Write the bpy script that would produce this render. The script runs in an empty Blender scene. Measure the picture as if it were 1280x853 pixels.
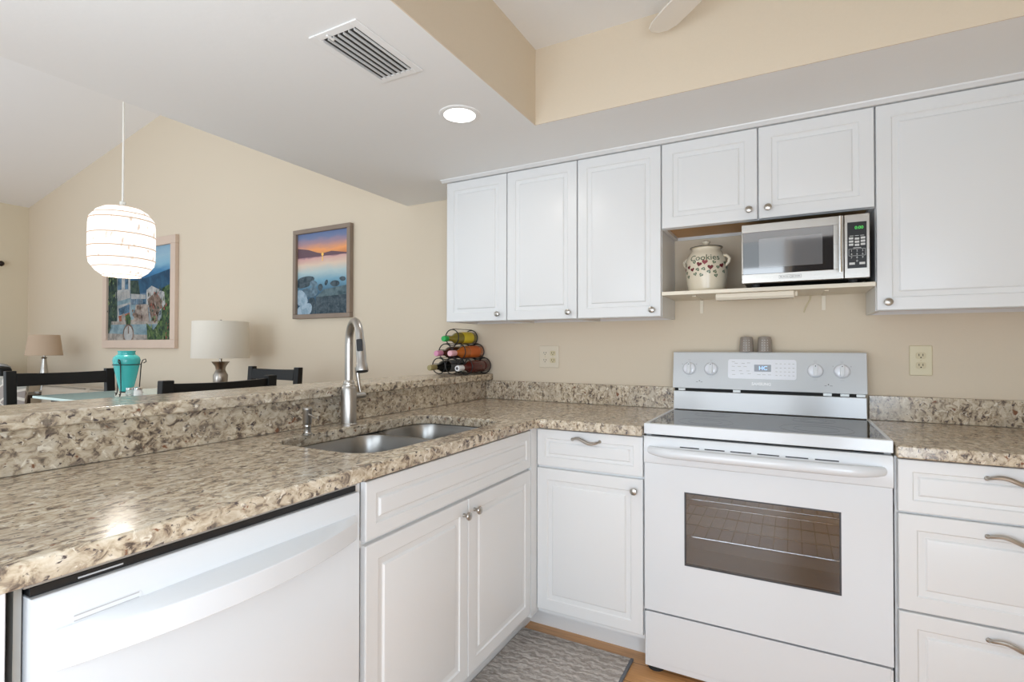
import bpy, math, random
from mathutils import Vector, Matrix
random.seed(7)
S = bpy.context.scene
COL = S.collection
PI = math.pi

# ------------------------------------------------------------------ camera, world, lights, exposure
YAW, PITCH, ROLL, FPX = 0.4948, 0.0123, 0.0016, 648.38
CAMPOS = Vector((0.4865, -2.5865, 1.208))
F = Vector((-math.sin(YAW)*math.cos(PITCH), math.cos(YAW)*math.cos(PITCH), math.sin(PITCH)))
r0 = Vector((math.cos(YAW), math.sin(YAW), 0)); u0 = r0.cross(F)
rr = math.cos(ROLL)*r0 + math.sin(ROLL)*u0
uu = -math.sin(ROLL)*r0 + math.cos(ROLL)*u0
cam = bpy.data.cameras.new('camera'); camo = bpy.data.objects.new('camera', cam); COL.objects.link(camo)
cam.sensor_width = 36; cam.lens = FPX*36/1280; cam.clip_start = 0.02
M = Matrix((rr, uu, -F)).transposed().to_4x4(); M.translation = CAMPOS
camo.matrix_world = M
S.camera = camo

S.view_settings.view_transform = 'Standard'; S.view_settings.look = 'None'
S.view_settings.gamma = 1; S.view_settings.use_curve_mapping = False
S.view_settings.exposure = 0.10
S.cycles.use_denoising = True
S.cycles.max_bounces = 10; S.cycles.diffuse_bounces = 6; S.cycles.transparent_max_bounces = 12
S.cycles.caustics_reflective = False; S.cycles.caustics_refractive = False

W = bpy.data.worlds.new('daylight'); S.world = W; W.use_nodes = True
W.node_tree.nodes['Background'].inputs[0].default_value = (0.86, 0.94, 1.0, 1)
W.node_tree.nodes['Background'].inputs[1].default_value = 0.95

def area(name, loc, target, size, power, color=(1, 1, 1), sy=None):
    l = bpy.data.lights.new(name, 'AREA'); l.energy = power; l.color = color
    l.size = size
    if sy: l.shape = 'RECTANGLE'; l.size_y = sy
    o = bpy.data.objects.new(name, l); COL.objects.link(o); o.location = loc
    o.rotation_euler = (Vector(target)-Vector(loc)).to_track_quat('-Z', 'Y').to_euler()
    return o
area('patio_daylight', (-0.44, -4.15, 1.15), (-0.3, 0, 0.8), 1.7, 20, (0.85, 0.94, 1.03), 1.8)
area('low_fill', (0.1, -3.0, 1.0), (-0.1, 0, 0.75), 0.8, 9, (0.85, 0.94, 1.03))  # added low fill that brightens the lower back wall and base cabinets
area('ceiling_fill', (-0.75, -2.85, 1.35), (-1.05, -2.3, 2.9), 0.6, 8, (0.80, 0.94, 1.07))  # upward fill added to brighten the dropped ceiling
area('side_fill', (1.29, -3.0, 0.95), (-0.45, -1.5, 0.7), 1.4, 46, (0.78, 0.93, 1.09), 1.3)  # fill added for the sink doors and dishwasher; right wall has no window
area('living_window', (-6.4, -3.6, 1.9), (-3.0, 0, 1.3), 1.2, 5, (0.90, 0.96, 1.03), 1.6)
area('vault_fill', (-3.3, -3.4, 1.3), (-5.4, -1.6, 3.6), 2.0, 44, (0.80, 0.94, 1.08), 1.4)  # unseen fill added to brighten the vaulted ceiling from below

# ------------------------------------------------------------------ materials
MATS = {}
def new_mat(name):
    m = bpy.data.materials.new(name); m.use_nodes = True; MATS[name] = m
    return m, m.node_tree.nodes, m.node_tree.links, m.node_tree.nodes['Principled BSDF']
def plain(name, col, rough=0.5, metal=0.0, spec=0.5, coat=0.0, trans=0.0, emis=None, estr=0, bump=None, var=0.0):
    m, n, l, p = new_mat(name)
    p.inputs['Base Color'].default_value = (*col, 1); p.inputs['Roughness'].default_value = rough
    p.inputs['Metallic'].default_value = metal; p.inputs['Specular IOR Level'].default_value = spec
    p.inputs['Coat Weight'].default_value = coat; p.inputs['Coat Roughness'].default_value = 0.08
    p.inputs['Transmission Weight'].default_value = trans
    if emis: p.inputs['Emission Color'].default_value = (*emis, 1); p.inputs['Emission Strength'].default_value = estr
    if bump or var:
        tc = n.new('ShaderNodeTexCoord'); nz = n.new('ShaderNodeTexNoise')
        nz.inputs['Scale'].default_value = bump[0] if bump else 6; nz.inputs['Detail'].default_value = 4
        l.new(tc.outputs['Object'], nz.inputs['Vector'])
        if bump:
            b = n.new('ShaderNodeBump'); b.inputs['Strength'].default_value = bump[1]; b.inputs['Distance'].default_value = bump[2]
            l.new(nz.outputs['Fac'], b.inputs['Height']); l.new(b.outputs[0], p.inputs['Normal'])
        if var:
            mx = n.new('ShaderNodeMix'); mx.data_type = 'RGBA'
            mx.inputs['A'].default_value = (*[c*(1-var) for c in col], 1); mx.inputs['B'].default_value = (*[min(1, c*(1+var)) for c in col], 1)
            l.new(nz.outputs['Fac'], mx.inputs['Factor']); l.new(mx.outputs['Result'], p.inputs['Base Color'])
    return m
def ramp(n, stops, interp='LINEAR'):
    r = n.new('ShaderNodeValToRGB'); e = r.color_ramp.elements; r.color_ramp.interpolation = interp
    while len(e) < len(stops): e.new(0.5)
    for i, (pos, c) in enumerate(stops):
        e[i].position = pos; e[i].color = (*c, 1) if len(c) == 3 else c
    return r
def mixc(n, l, fac, a, b):
    mx = n.new('ShaderNodeMix'); mx.data_type = 'RGBA'
    for k, v in (('Factor', fac), ('A', a), ('B', b)):
        if hasattr(v, 'links') or hasattr(v, 'is_output'): l.new(v, mx.inputs[k])
        elif k == 'Factor': mx.inputs[k].default_value = v
        else: mx.inputs[k].default_value = (*v, 1)
    return mx.outputs['Result']
def noise(n, l, vec, scale, detail=4, rough=0.5, dist=0.0):
    z = n.new('ShaderNodeTexNoise'); z.inputs['Scale'].default_value = scale; z.inputs['Detail'].default_value = detail
    z.inputs['Roughness'].default_value = rough; z.inputs['Distortion'].default_value = dist
    l.new(vec, z.inputs['Vector']); return z.outputs['Fac']
def mapping(n, l, scale=(1, 1, 1), rot=(0, 0, 0), src='Object'):
    tc = n.new('ShaderNodeTexCoord'); mp = n.new('ShaderNodeMapping')
    mp.inputs['Scale'].default_value = scale; mp.inputs['Rotation'].default_value = rot
    l.new(tc.outputs[src], mp.inputs['Vector']); return mp.outputs['Vector']

# granite
m, n, l, p = new_mat('granite')
v = mapping(n, l, (1.25, 0.75, 1.0), (0.3, 0.2, 0.6))
base = ramp(n, [(0.30, (0.045, 0.032, 0.026)), (0.39, (0.17, 0.128, 0.098)), (0.45, (0.40, 0.315, 0.22)), (0.53, (0.59, 0.50, 0.37)), (0.66, (0.73, 0.66, 0.54))])
l.new(noise(n, l, v, 48, 7, 0.62, 0.7), base.inputs[0])
pat = ramp(n, [(0.42, (0, 0, 0)), (0.62, (1, 1, 1))])
l.new(noise(n, l, v, 11, 3, 0.5, 0.5), pat.inputs[0])
c1 = mixc(n, l, pat.outputs[0], base.outputs[0], (0.38, 0.325, 0.26))
half = n.new('ShaderNodeMix'); half.data_type = 'RGBA'; half.inputs['Factor'].default_value = 0.42
l.new(base.outputs[0], half.inputs['A']); l.new(c1, half.inputs['B'])
sp = ramp(n, [(0.60, (0, 0, 0)), (0.66, (1, 1, 1))])
l.new(noise(n, l, v, 85, 4, 0.55, 0.6), sp.inputs[0])
c2 = mixc(n, l, sp.outputs[0], half.outputs['Result'], (0.085, 0.066, 0.066))
cr = ramp(n, [(0.62, (0, 0, 0)), (0.70, (1, 1, 1))])
l.new(noise(n, l, mapping(n, l, (1, 1, 1), (1.1, 0.4, 0.2)), 55, 4, 0.5, 0.8), cr.inputs[0])
c3 = mixc(n, l, cr.outputs[0], c2, (0.76, 0.70, 0.59))
rd = ramp(n, [(0.66, (0, 0, 0)), (0.72, (1, 1, 1))])
l.new(noise(n, l, mapping(n, l, (1, 1, 1), (2.1, 1.4, 0.7)), 40, 3, 0.5, 0.3), rd.inputs[0])
c4 = mixc(n, l, rd.outputs[0], c3, (0.22, 0.10, 0.055))
l.new(c4, p.inputs['Base Color']); p.inputs['Roughness'].default_value = 0.17; p.inputs['Specular IOR Level'].default_value = 0.5

# wood floor
m, n, l, p = new_mat('wood_floor')
br = n.new('ShaderNodeTexBrick'); br.inputs['Scale'].default_value = 1; br.inputs['Brick Width'].default_value = 1.2; br.inputs['Row Height'].default_value = 0.12
br.inputs['Mortar Size'].default_value = 0.0015; br.inputs['Color1'].default_value = (0.72, 0.40, 0.175, 1); br.inputs['Color2'].default_value = (0.65, 0.34, 0.14, 1)
br.inputs['Mortar'].default_value = (0.16, 0.07, 0.03, 1)
l.new(mapping(n, l), br.inputs['Vector'])
g = ramp(n, [(0.3, (0.55, 0.5, 0.46)), (0.7, (1, 1, 1))]); l.new(noise(n, l, mapping(n, l, (3, 40, 3)), 2.2, 6, 0.6, 0.6), g.inputs[0])
mm = n.new('ShaderNodeMix'); mm.data_type = 'RGBA'; mm.blend_type = 'MULTIPLY'; mm.inputs['Factor'].default_value = 0.7
l.new(br.outputs[0], mm.inputs['A']); l.new(g.outputs[0], mm.inputs['B']); l.new(mm.outputs['Result'], p.inputs['Base Color']); p.inputs['Roughness'].default_value = 0.3

# grey woven rug
m, n, l, p = new_mat('rug_weave')
a = ramp(n, [(0.28, (0.27, 0.235, 0.21)), (0.45, (0.47, 0.425, 0.39)), (0.6, (0.60, 0.555, 0.52)), (0.75, (0.74, 0.70, 0.66))])
l.new(noise(n, l, mapping(n, l, (14, 70, 14)), 1.3, 6, 0.7, 0.8), a.inputs[0])
wv = n.new('ShaderNodeTexWave'); wv.bands_direction = 'Y'; wv.inputs['Scale'].default_value = 9; wv.inputs['Distortion'].default_value = 7; wv.inputs['Detail'].default_value = 4; wv.inputs['Detail Scale'].default_value = 4
l.new(mapping(n, l), wv.inputs['Vector'])
c = mixc(n, l, wv.outputs['Fac'], (0.62, 0.60, 0.58), (1, 1, 1))
mm = n.new('ShaderNodeMix'); mm.data_type = 'RGBA'; mm.blend_type = 'MULTIPLY'; mm.inputs['Factor'].default_value = 0.8
l.new(a.outputs[0], mm.inputs['A']); l.new(c, mm.inputs['B']); l.new(mm.outputs['Result'], p.inputs['Base Color']); p.inputs['Roughness'].default_value = 0.95
b = n.new('ShaderNodeBump'); b.inputs['Strength'].default_value = 0.5; b.inputs['Distance'].default_value = 0.004; l.new(wv.outputs['Fac'], b.inputs['Height']); l.new(b.outputs[0], p.inputs['Normal'])

plain('wall_paint', (0.70, 0.605, 0.475), 0.85, spec=0.2, bump=(160, 0.12, 0.002), var=0.02)
plain('wall_paint_pale', (0.70, 0.62, 0.475), 0.85, spec=0.2)
plain('ceiling_white', (0.80, 0.80, 0.79), 0.9, spec=0.15, bump=(38, 0.14, 0.004))
plain('vault_white', (0.86, 0.86, 0.86), 0.9, spec=0.15)
plain('cabinet_white', (0.74, 0.745, 0.745), 0.32, spec=0.45)
plain('cabinet_inner', (0.30, 0.29, 0.28), 0.7)
plain('raw_wood', (0.60, 0.36, 0.17), 0.6, var=0.15)
plain('appliance_white', (0.70, 0.72, 0.74), 0.14, spec=0.5)
plain('appliance_white_soft', (0.71, 0.725, 0.74), 0.3)
plain('control_white', (0.84, 0.85, 0.89), 0.12)
plain('panel_white', (0.62, 0.635, 0.645), 0.16)
plain('print_grey', (0.45, 0.45, 0.46), 0.5)
plain('print_dark', (0.05, 0.05, 0.055), 0.5)
plain('white_paint', (0.95, 0.95, 0.95), 0.4, emis=(1, 1, 1), estr=0)
plain('black_plastic', (0.012, 0.012, 0.013), 0.3)
plain('black_glass', (0.010, 0.010, 0.011), 0.03, spec=0.6)
plain('black_wood', (0.010, 0.010, 0.010), 0.45, spec=0.25)
plain('burner_ring', (0.022, 0.022, 0.024), 0.10)
plain('dark_void', (0.015, 0.014, 0.013), 0.8)
plain('rubber', (0.02, 0.02, 0.02), 0.7)
m, n, l, p = new_mat('brushed_steel'); p.inputs['Metallic'].default_value = 1; p.inputs['Base Color'].default_value = (0.52, 0.49, 0.45, 1)
rg = ramp(n, [(0.3, (0.26, 0.26, 0.26)), (0.7, (0.38, 0.38, 0.38))]); l.new(noise(n, l, mapping(n, l, (4, 4, 250)), 3, 3), rg.inputs[0]); l.new(rg.outputs[0], p.inputs['Roughness'])
plain('nickel', (0.47, 0.44, 0.40), 0.30, metal=1)
plain('chrome', (0.80, 0.80, 0.80), 0.1, metal=1)
plain('sink_steel', (0.37, 0.36, 0.345), 0.30, metal=1)
plain('steel_pale', (0.44, 0.415, 0.385), 0.34, metal=1)
plain('grey_strip', (0.42, 0.42, 0.40), 0.4, metal=0.6)
plain('oven_cavity', (0.55, 0.52, 0.49), 0.6)
plain('rack_wire', (0.75, 0.70, 0.65), 0.25, metal=1)
plain('ivory_plate', (0.68, 0.60, 0.40), 0.35)
plain('wall_plate', (0.70, 0.62, 0.49), 0.35)
plain('socket_brown', (0.45, 0.30, 0.14), 0.5)
plain('socket_ivory', (0.62, 0.53, 0.33), 0.4)
plain('slot_dark', (0.06, 0.045, 0.03), 0.6)
plain('stoneware', (0.70, 0.62, 0.48), 0.22, var=0.04)
plain('heart_red', (0.15, 0.017, 0.022), 0.3)
plain('heart_pink', (0.28, 0.065, 0.075), 0.3)
plain('heart_green', (0.075, 0.11, 0.065), 0.3)
plain('heart_center', (0.33, 0.36, 0.24), 0.3)
plain('jar_dark', (0.06, 0.055, 0.04), 0.3)
plain('taupe_glaze', (0.30, 0.26, 0.225), 0.3)
plain('dot_white', (0.75, 0.73, 0.70), 0.3)
plain('shelf_cream', (0.80, 0.73, 0.60), 0.5)
plain('lcd_grey', (0.34, 0.36, 0.40), 0.3)
plain('lcd_blue', (0.3, 0.5, 0.9), 0.3, emis=(0.45, 0.70, 1.0), estr=1.0)
plain('led_green', (0.02, 0.2, 0.03), 0.4, emis=(0.10, 0.75, 0.12), estr=0.9)
plain('key_light', (0.60, 0.60, 0.58), 0.4)
plain('wire_black', (0.010, 0.009, 0.008), 0.45)
plain('glass_black', (0.006, 0.008, 0.007), 0.05)
plain('glass_orange', (0.72, 0.20, 0.035), 0.06, trans=0.35)
plain('glass_dark', (0.075, 0.022, 0.015), 0.06)
plain('glass_red', (0.085, 0.012, 0.010), 0.05)
plain('glass_olive', (0.36, 0.30, 0.05), 0.06, trans=0.3)
plain('cap_green', (0.01, 0.36, 0.07), 0.35)
plain('cap_pink', (0.68, 0.28, 0.44), 0.4)
plain('cap_pale_pink', (0.80, 0.45, 0.50), 0.4)
plain('cap_gold', (0.36, 0.30, 0.13), 0.4)
plain('cap_white', (0.78, 0.78, 0.80), 0.4)
plain('label_yellow', (0.75, 0.62, 0.03), 0.5)
plain('label_green', (0.22, 0.55, 0.05), 0.5)
plain('label_grey', (0.25, 0.24, 0.23), 0.5)
plain('label_orange', (0.62, 0.14, 0.02), 0.5)
plain('teal_glass', (0.06, 0.46, 0.45), 0.25)
plain('clear_glass', (0.80, 0.86, 0.84), 0.05, trans=0.75)
plain('salt', (0.78, 0.76, 0.74), 0.6)
plain('aqua_glass', (0.64, 0.84, 0.82), 0.06)
plain('frame_weathered', (0.26, 0.20, 0.155), 0.7, var=0.2)
plain('frame_pale', (0.66, 0.52, 0.42), 0.6, var=0.06)
plain('linen_white', (0.76, 0.71, 0.62), 0.9)
plain('linen_tan', (0.52, 0.39, 0.28), 0.9)
plain('pewter', (0.36, 0.32, 0.28), 0.3, metal=1)
plain('sofa_beige', (0.46, 0.39, 0.31), 0.9, var=0.08)
plain('sofa_pipe', (0.25, 0.22, 0.17), 0.9)
plain('throw_grey', (0.45, 0.46, 0.47), 0.95, var=0.4)
plain('fan_white', (0.84, 0.81, 0.75), 0.4)
plain('table_wood', (0.05, 0.035, 0.025), 0.4)
plain('rod_bronze', (0.03, 0.02, 0.015), 0.4, metal=0.6)
plain('duct_grey', (0.035, 0.033, 0.03), 0.7)
plain('lamp_lens', (1, 1, 1), 0.5, emis=(1, 0.98, 0.95), estr=4.0)
plain('rug_edge', (0.14, 0.15, 0.17), 0.9)
plain('frame_white', (0.8, 0.8, 0.8), 0.4)

# woven lantern: glowing paper cord with gaps
m, n, l, p = new_mat('lantern_cord')
p.inputs['Base Color'].default_value = (0.40, 0.36, 0.32, 1); p.inputs['Roughness'].default_value = 0.9
zz = ramp(n, [(0.31, (0.55, 0.43, 0.34)), (0.37, (1, 0.98, 0.95))]); l.new(noise(n, l, mapping(n, l, (60, 60, 22)), 1.0, 2, 0.5), zz.inputs[0])
l.new(zz.outputs[0], p.inputs['Emission Color']); p.inputs['Emission Strength'].default_value = 0.95
plain('lantern_band', (0.25, 0.18, 0.12), 0.9, emis=(0.75, 0.52, 0.36), estr=0.55)

# oven window glass
m, n, l, p = new_mat('oven_glass')
tr = n.new('ShaderNodeBsdfTransparent'); tr.inputs[0].default_value = (0.76, 0.79, 0.82, 1)
gl = n.new('ShaderNodeBsdfGlossy'); gl.inputs['Roughness'].default_value = 0.03; gl.inputs[0].default_value = (0.9, 0.88, 0.86, 1)
fr = n.new('ShaderNodeFresnel'); fr.inputs[0].default_value = 1.6
ad = n.new('ShaderNodeMath'); ad.operation = 'ADD'; ad.inputs[1].default_value = 0.05; l.new(fr.outputs[0], ad.inputs[0])
ms = n.new('ShaderNodeMixShader'); l.new(ad.outputs[0], ms.inputs[0]); l.new(tr.outputs[0], ms.inputs[1]); l.new(gl.outputs[0], ms.inputs[2])
l.new(ms.outputs[0], n['Material Output'].inputs[0])
# microwave door glass: dark mirror
m, n, l, p = new_mat('dark_mirror'); p.inputs['Base Color'].default_value = (0.02, 0.02, 0.022, 1); p.inputs['Roughness'].default_value = 0.04; p.inputs['Specular IOR Level'].default_value = 1.0; p.inputs['IOR'].default_value = 2.1
m, n, l, p = new_mat('window_mirror'); p.inputs['Base Color'].default_value = (0.17, 0.17, 0.175, 1); p.inputs['Roughness'].default_value = 0.06; p.inputs['IOR'].default_value = 3.0

# pillow lattice
m, n, l, p = new_mat('pillow_lattice')
bk = n.new('ShaderNodeTexBrick'); bk.inputs['Scale'].default_value = 1; bk.offset = 0; bk.inputs['Brick Width'].default_value = 0.11; bk.inputs['Row Height'].default_value = 0.11
bk.inputs['Mortar Size'].default_value = 0.008; bk.inputs['Color1'].default_value = (0.36, 0.31, 0.29, 1); bk.inputs['Color2'].default_value = (0.42, 0.44, 0.40, 1); bk.inputs['Mortar'].default_value = (0.72, 0.68, 0.62, 1)
l.new(mapping(n, l, (1, 1, 1), (PI/2, 0, 0.7)), bk.inputs['Vector']); l.new(bk.outputs[0], p.inputs['Base Color']); p.inputs['Roughness'].default_value = 0.95

# art: pigment gradients of the pictures (in their own upright coordinate)
def art_gradient(name, stops, z0, z1, mottled=0.0, ns=12):
    m, n, l, p = new_mat(name)
    tc = n.new('ShaderNodeTexCoord'); sx = n.new('ShaderNodeSeparateXYZ'); l.new(tc.outputs['Object'], sx.inputs[0])
    mr = n.new('ShaderNodeMapRange'); mr.inputs['From Min'].default_value = z0; mr.inputs['From Max'].default_value = z1
    l.new(sx.outputs['Z'], mr.inputs['Value'])
    if mottled:
        nz = noise(n, l, mapping(n, l, (1, 1, 3)), ns, 4, 0.6, 0.4)
        m1 = n.new('ShaderNodeMath'); m1.operation = 'MULTIPLY_ADD'; m1.inputs[1].default_value = mottled; m1.inputs[2].default_value = -mottled/2; l.new(nz, m1.inputs[0])
        m2 = n.new('ShaderNodeMath'); m2.operation = 'ADD'; l.new(mr.outputs[0], m2.inputs[0]); l.new(m1.outputs[0], m2.inputs[1]); out = m2.outputs[0]
    else: out = mr.outputs[0]
    r = ramp(n, stops); l.new(out, r.inputs[0]); l.new(r.outputs[0], p.inputs['Base Color']); p.inputs['Roughness'].default_value = 0.5; p.inputs['Specular IOR Level'].default_value = 0.2
def art_mottle(name, a, b, scale=40, rough=0.6):
    m, n, l, p = new_mat(name); r = ramp(n, [(0.38, a), (0.62, b)]); l.new(noise(n, l, mapping(n, l), scale, 5, 0.6, 0.5), r.inputs[0])
    l.new(r.outputs[0], p.inputs['Base Color']); p.inputs['Roughness'].default_value = 0.55; p.inputs['Specular IOR Level'].default_value = 0.2

# ------------------------------------------------------------------ mesh building
class MB:
    def __init__(self): self.v = []; self.f = []; self.m = []; self.T = None
    def _add(self, vs, fs, mi=0):
        b = len(self.v)
        self.v += [(self.T @ Vector(q)) if self.T else Vector(q) for q in vs]
        self.f += [[b+i for i in f] for f in fs]; self.m += [mi]*len(fs); return self
    def box(self, x0, x1, y0, y1, z0, z1, mi=0):
        x0, x1 = sorted((x0, x1)); y0, y1 = sorted((y0, y1)); z0, z1 = sorted((z0, z1))
        return self._add([(x, y, z) for x in (x0, x1) for y in (y0, y1) for z in (z0, z1)],
            [(0, 1, 3, 2), (4, 6, 7, 5), (0, 4, 5, 1), (2, 3, 7, 6), (0, 2, 6, 4), (1, 5, 7, 3)], mi)
    def prism(self, poly, O, U, V, N, d0, d1, mi=0):
        O, U, V, N = map(Vector, (O, U, V, N)); k = len(poly)
        vs = [O+U*a+V*b+N*d0 for a, b in poly]+[O+U*a+V*b+N*d1 for a, b in poly]
        fs = [tuple(range(k))[::-1], tuple(range(k, 2*k))]+[(i, (i+1) % k, k+(i+1) % k, k+i) for i in range(k)]
        return self._add(vs, fs, mi)
    def lathe(self, prof, O=(0, 0, 0), seg=32, axis='Z', mi=0, cap=True):
        O = Vector(O); vs = []; fs = []
        for r, h in prof:
            for i in range(seg):
                a = 2*PI*i/seg; c, s = r*math.cos(a), r*math.sin(a)
                vs.append(O+Vector({'Z': (c, s, h), 'Y': (s, h, c), 'X': (h, c, s)}[axis]))
        k = len(prof)
        for j in range(k-1):
            for i in range(seg): fs.append((j*seg+i, j*seg+(i+1) % seg, (j+1)*seg+(i+1) % seg, (j+1)*seg+i))
        if cap:
            if prof[0][0] > 1e-6: fs.append(tuple(range(seg))[::-1])
            if prof[-1][0] > 1e-6: fs.append(tuple((k-1)*seg+i for i in range(seg)))
        return self._add(vs, fs, mi)
    def tube(self, pts, rad, seg=10, closed=False, mi=0, flat=1.0):
        pts = [Vector(q) for q in pts]; k = len(pts); rs = rad if isinstance(rad, (list, tuple)) else [rad]*k
        vs = []; fs = []; up = None
        for i in range(k):
            a = pts[(i-1) % k] if (closed or i > 0) else pts[i]; b = pts[(i+1) % k] if (closed or i < k-1) else pts[i]
            t = (b-a).normalized()
            if up is None: up = Vector((0, 0, 1)) if abs(t.z) < 0.9 else Vector((1, 0, 0))
            s = t.cross(up).normalized(); up = s.cross(t).normalized()
            for j in range(seg):
                an = 2*PI*j/seg; vs.append(pts[i]+s*(math.cos(an)*rs[i])+up*(math.sin(an)*rs[i]*flat))
        for i in range(k if closed else k-1):
            n2 = (i+1) % k
            for j in range(seg): fs.append((i*seg+j, i*seg+(j+1) % seg, n2*seg+(j+1) % seg, n2*seg+j))
        if not closed: fs.append(tuple(range(seg))[::-1]); fs.append(tuple((k-1)*seg+j for j in range(seg)))
        return self._add(vs, fs, mi)
    def panel(self, w, h, O, U, V, N, th=0.019, prof=None, mi=0):
        """raised panel front: nested rectangles (inset, depth) seen from N; O is lower-left corner of the front face"""
        O, U, V, N = map(Vector, (O, U, V, N))
        prof = prof or [(0.045, 0), (0.049, -0.0042), (0.066, -0.0062), (0.0705, -0.0012), (0.0745, -0.0004)]
        rings = [(0, -th), (0, -0.003), (0.001, -0.001), (0.003, 0)]+prof
        vs = []; fs = []
        for ins, d in rings:
            for a, b in ((ins, ins), (w-ins, ins), (w-ins, h-ins), (ins, h-ins)): vs.append(O+U*a+V*b+N*d)
        for k in range(len(rings)-1):
            for i in range(4): fs.append((k*4+i, k*4+(i+1) % 4, k*4+4+(i+1) % 4, k*4+4+i))
        e = (len(rings)-1)*4; fs.append((e, e+1, e+2, e+3)); fs.append((3, 2, 1, 0))
        return self._add(vs, fs, mi)
    def text(self, s, size, O, U, V, N, depth=0.0006, mi=0, align='CENTER', bold=0.0, fn=None):
        O, U, V, N = map(Vector, (O, U, V, N))
        cu = bpy.data.curves.new('t', 'FONT'); cu.body = s; cu.size = size; cu.align_x = align; cu.align_y = 'CENTER'; cu.extrude = depth; cu.offset = bold; cu.resolution_u = 3
        o = bpy.data.objects.new('t', cu); COL.objects.link(o); bpy.context.view_layer.update()
        me = bpy.data.meshes.new_from_object(o.evaluated_get(bpy.context.evaluated_depsgraph_get()))
        vs = [q.co.copy() for q in me.vertices]; fs = [tuple(f.vertices) for f in me.polygons]
        bpy.data.objects.remove(o); bpy.data.curves.remove(cu); bpy.data.meshes.remove(me)
        vs = [fn(q) for q in vs] if fn else [O+U*q.x+V*q.y+N*(q.z+depth) for q in vs]
        return self._add(vs, fs, mi)

X, Y, Z = Vector((1, 0, 0)), Vector((0, 1, 0)), Vector((0, 0, 1))
ORG = {}
def tag(o, label=None, cat=None, group=None, kind=None):
    if label: o['label'] = label
    if cat: o['category'] = cat
    if group: o['group'] = group
    if kind: o['kind'] = kind
    return o
def thing(name, loc, label, cat, group=None, rz=0):
    o = bpy.data.objects.new(name, None); COL.objects.link(o); o.location = loc; o.rotation_euler = (0, 0, rz)
    o.empty_display_size = 0.05
    ORG[o] = Vector(loc); return tag(o, label, cat, group)
def build(name, mb, mats, parent=None, origin=None, bevel=0, smooth=35, local=False, label=None, subsurf=0, seg=2):
    org = Vector((0, 0, 0)) if local else (ORG[parent] if parent else Vector(origin or (0, 0, 0)))
    me = bpy.data.meshes.new(name); me.from_pydata([q-org for q in mb.v], [], mb.f)
    for mt in (mats if isinstance(mats, (list, tuple)) else [mats]): me.materials.append(MATS[mt])
    me.polygons.foreach_set('material_index', mb.m); me.validate(); 
    me.polygons.foreach_set('use_smooth', [True]*len(me.polygons)); me.update()
    import bmesh
    bm = bmesh.new(); bm.from_mesh(me); bmesh.ops.recalc_face_normals(bm, faces=bm.faces); bm.to_mesh(me); bm.free()
    me.set_sharp_from_angle(angle=math.radians(smooth))
    o = bpy.data.objects.new(name, me); COL.objects.link(o)
    if parent: o.parent = parent
    else: o.location = org
    ORG[o] = org
    if bevel:
        md = o.modifiers.new('bevel', 'BEVEL'); md.width = bevel; md.segments = seg; md.limit_method = 'ANGLE'; md.angle_limit = math.radians(40); md.harden_normals = True
    if subsurf:
        md = o.modifiers.new('sub', 'SUBSURF'); md.levels = subsurf; md.render_levels = subsurf
    if label: o['label'] = label
    return o
def struct(name, mb, mats, origin=None, **k):
    o = build(name, mb, mats, origin=origin, **k); o['kind'] = 'structure'; return o
def copy_tree(o, parent=None):
    c = o.copy(); COL.objects.link(c); ORG[c] = ORG.get(o, Vector((0, 0, 0)))
    if parent: c.parent = parent
    for ch in list(o.children): copy_tree(ch, c)
    return c

# ------------------------------------------------------------------ the room
SOF = 2.109; TX0, TX1, TY0, TY1, TZ = -0.427, 1.20, -1.80, -0.700, 2.415
SX = -1.67; RX = 1.32; YR = -4.3; YS = -2.95; HB = 3.2
struct('floor', MB().box(-7.4, RX+.1, YR-.1, .1, -.06, 0), 'wood_floor')
struct('wall_back', MB().box(-7.4, RX+.1, 0, .12, 0, 4.4), 'wall_paint')
struct('wall_left', MB().box(-7.32, -7.2, -1.3, 0, 0, 2.95), 'wall_paint_pale')
struct('wall_right', MB().box(RX, RX+.1, YR, 0, 0, HB), 'wall_paint')
# rear kitchen wall (behind the camera) with the sliding patio door opening
wr = MB().box(1.16, RX, YR-.1, YR, 0, HB).box(0.47, 1.16, YR-.1, YR, 2.9, HB).box(-1.75, 0.47, YR-.1, YR, 2.9, HB).box(-1.75, -1.45, YR-.1, YR, 0, 2.9).box(.47, .49, YR-.1, YR, 0, 2.9)
struct('wall_rear', wr, 'wall_paint')
wf = MB().box(-1.45, -1.40, YR-.08, YR-.02, 0, 2.9).box(0.42, 0.47, YR-.08, YR-.02, 0, 2.9).box(-1.40, .42, YR-.08, YR-.02, 2.84, 2.9).box(-1.40, .42, YR-.08, YR-.02, 0, .06).box(-.52, -.45, YR-.08, YR-.02, .06, 2.84)
struct('window_1', wf, 'frame_white', bevel=.004)
struct('dark_panel', MB().box(.492, 1.158, YR-.07, YR-.03, .003, 2.897), 'table_wood', bevel=.003)  # unseen dark panel, added to darken the right part of the microwave's reflection
struct('ceiling_rear', MB().box(SX, RX+.1, YR-.1, YS, HB, HB+.1).box(SX, RX+.1, YS, YS+.06, SOF+.3, HB), 'ceiling_white')
cl = MB()
cl.box(SX, TX0, YS, 0, SOF, SOF+.3).box(TX0, TX1, TY1, 0, SOF, SOF+.3).box(TX1, RX, YS, 0, SOF, SOF+.3).box(TX0, TX1, YS, TY0, SOF, SOF+.3)
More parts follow.
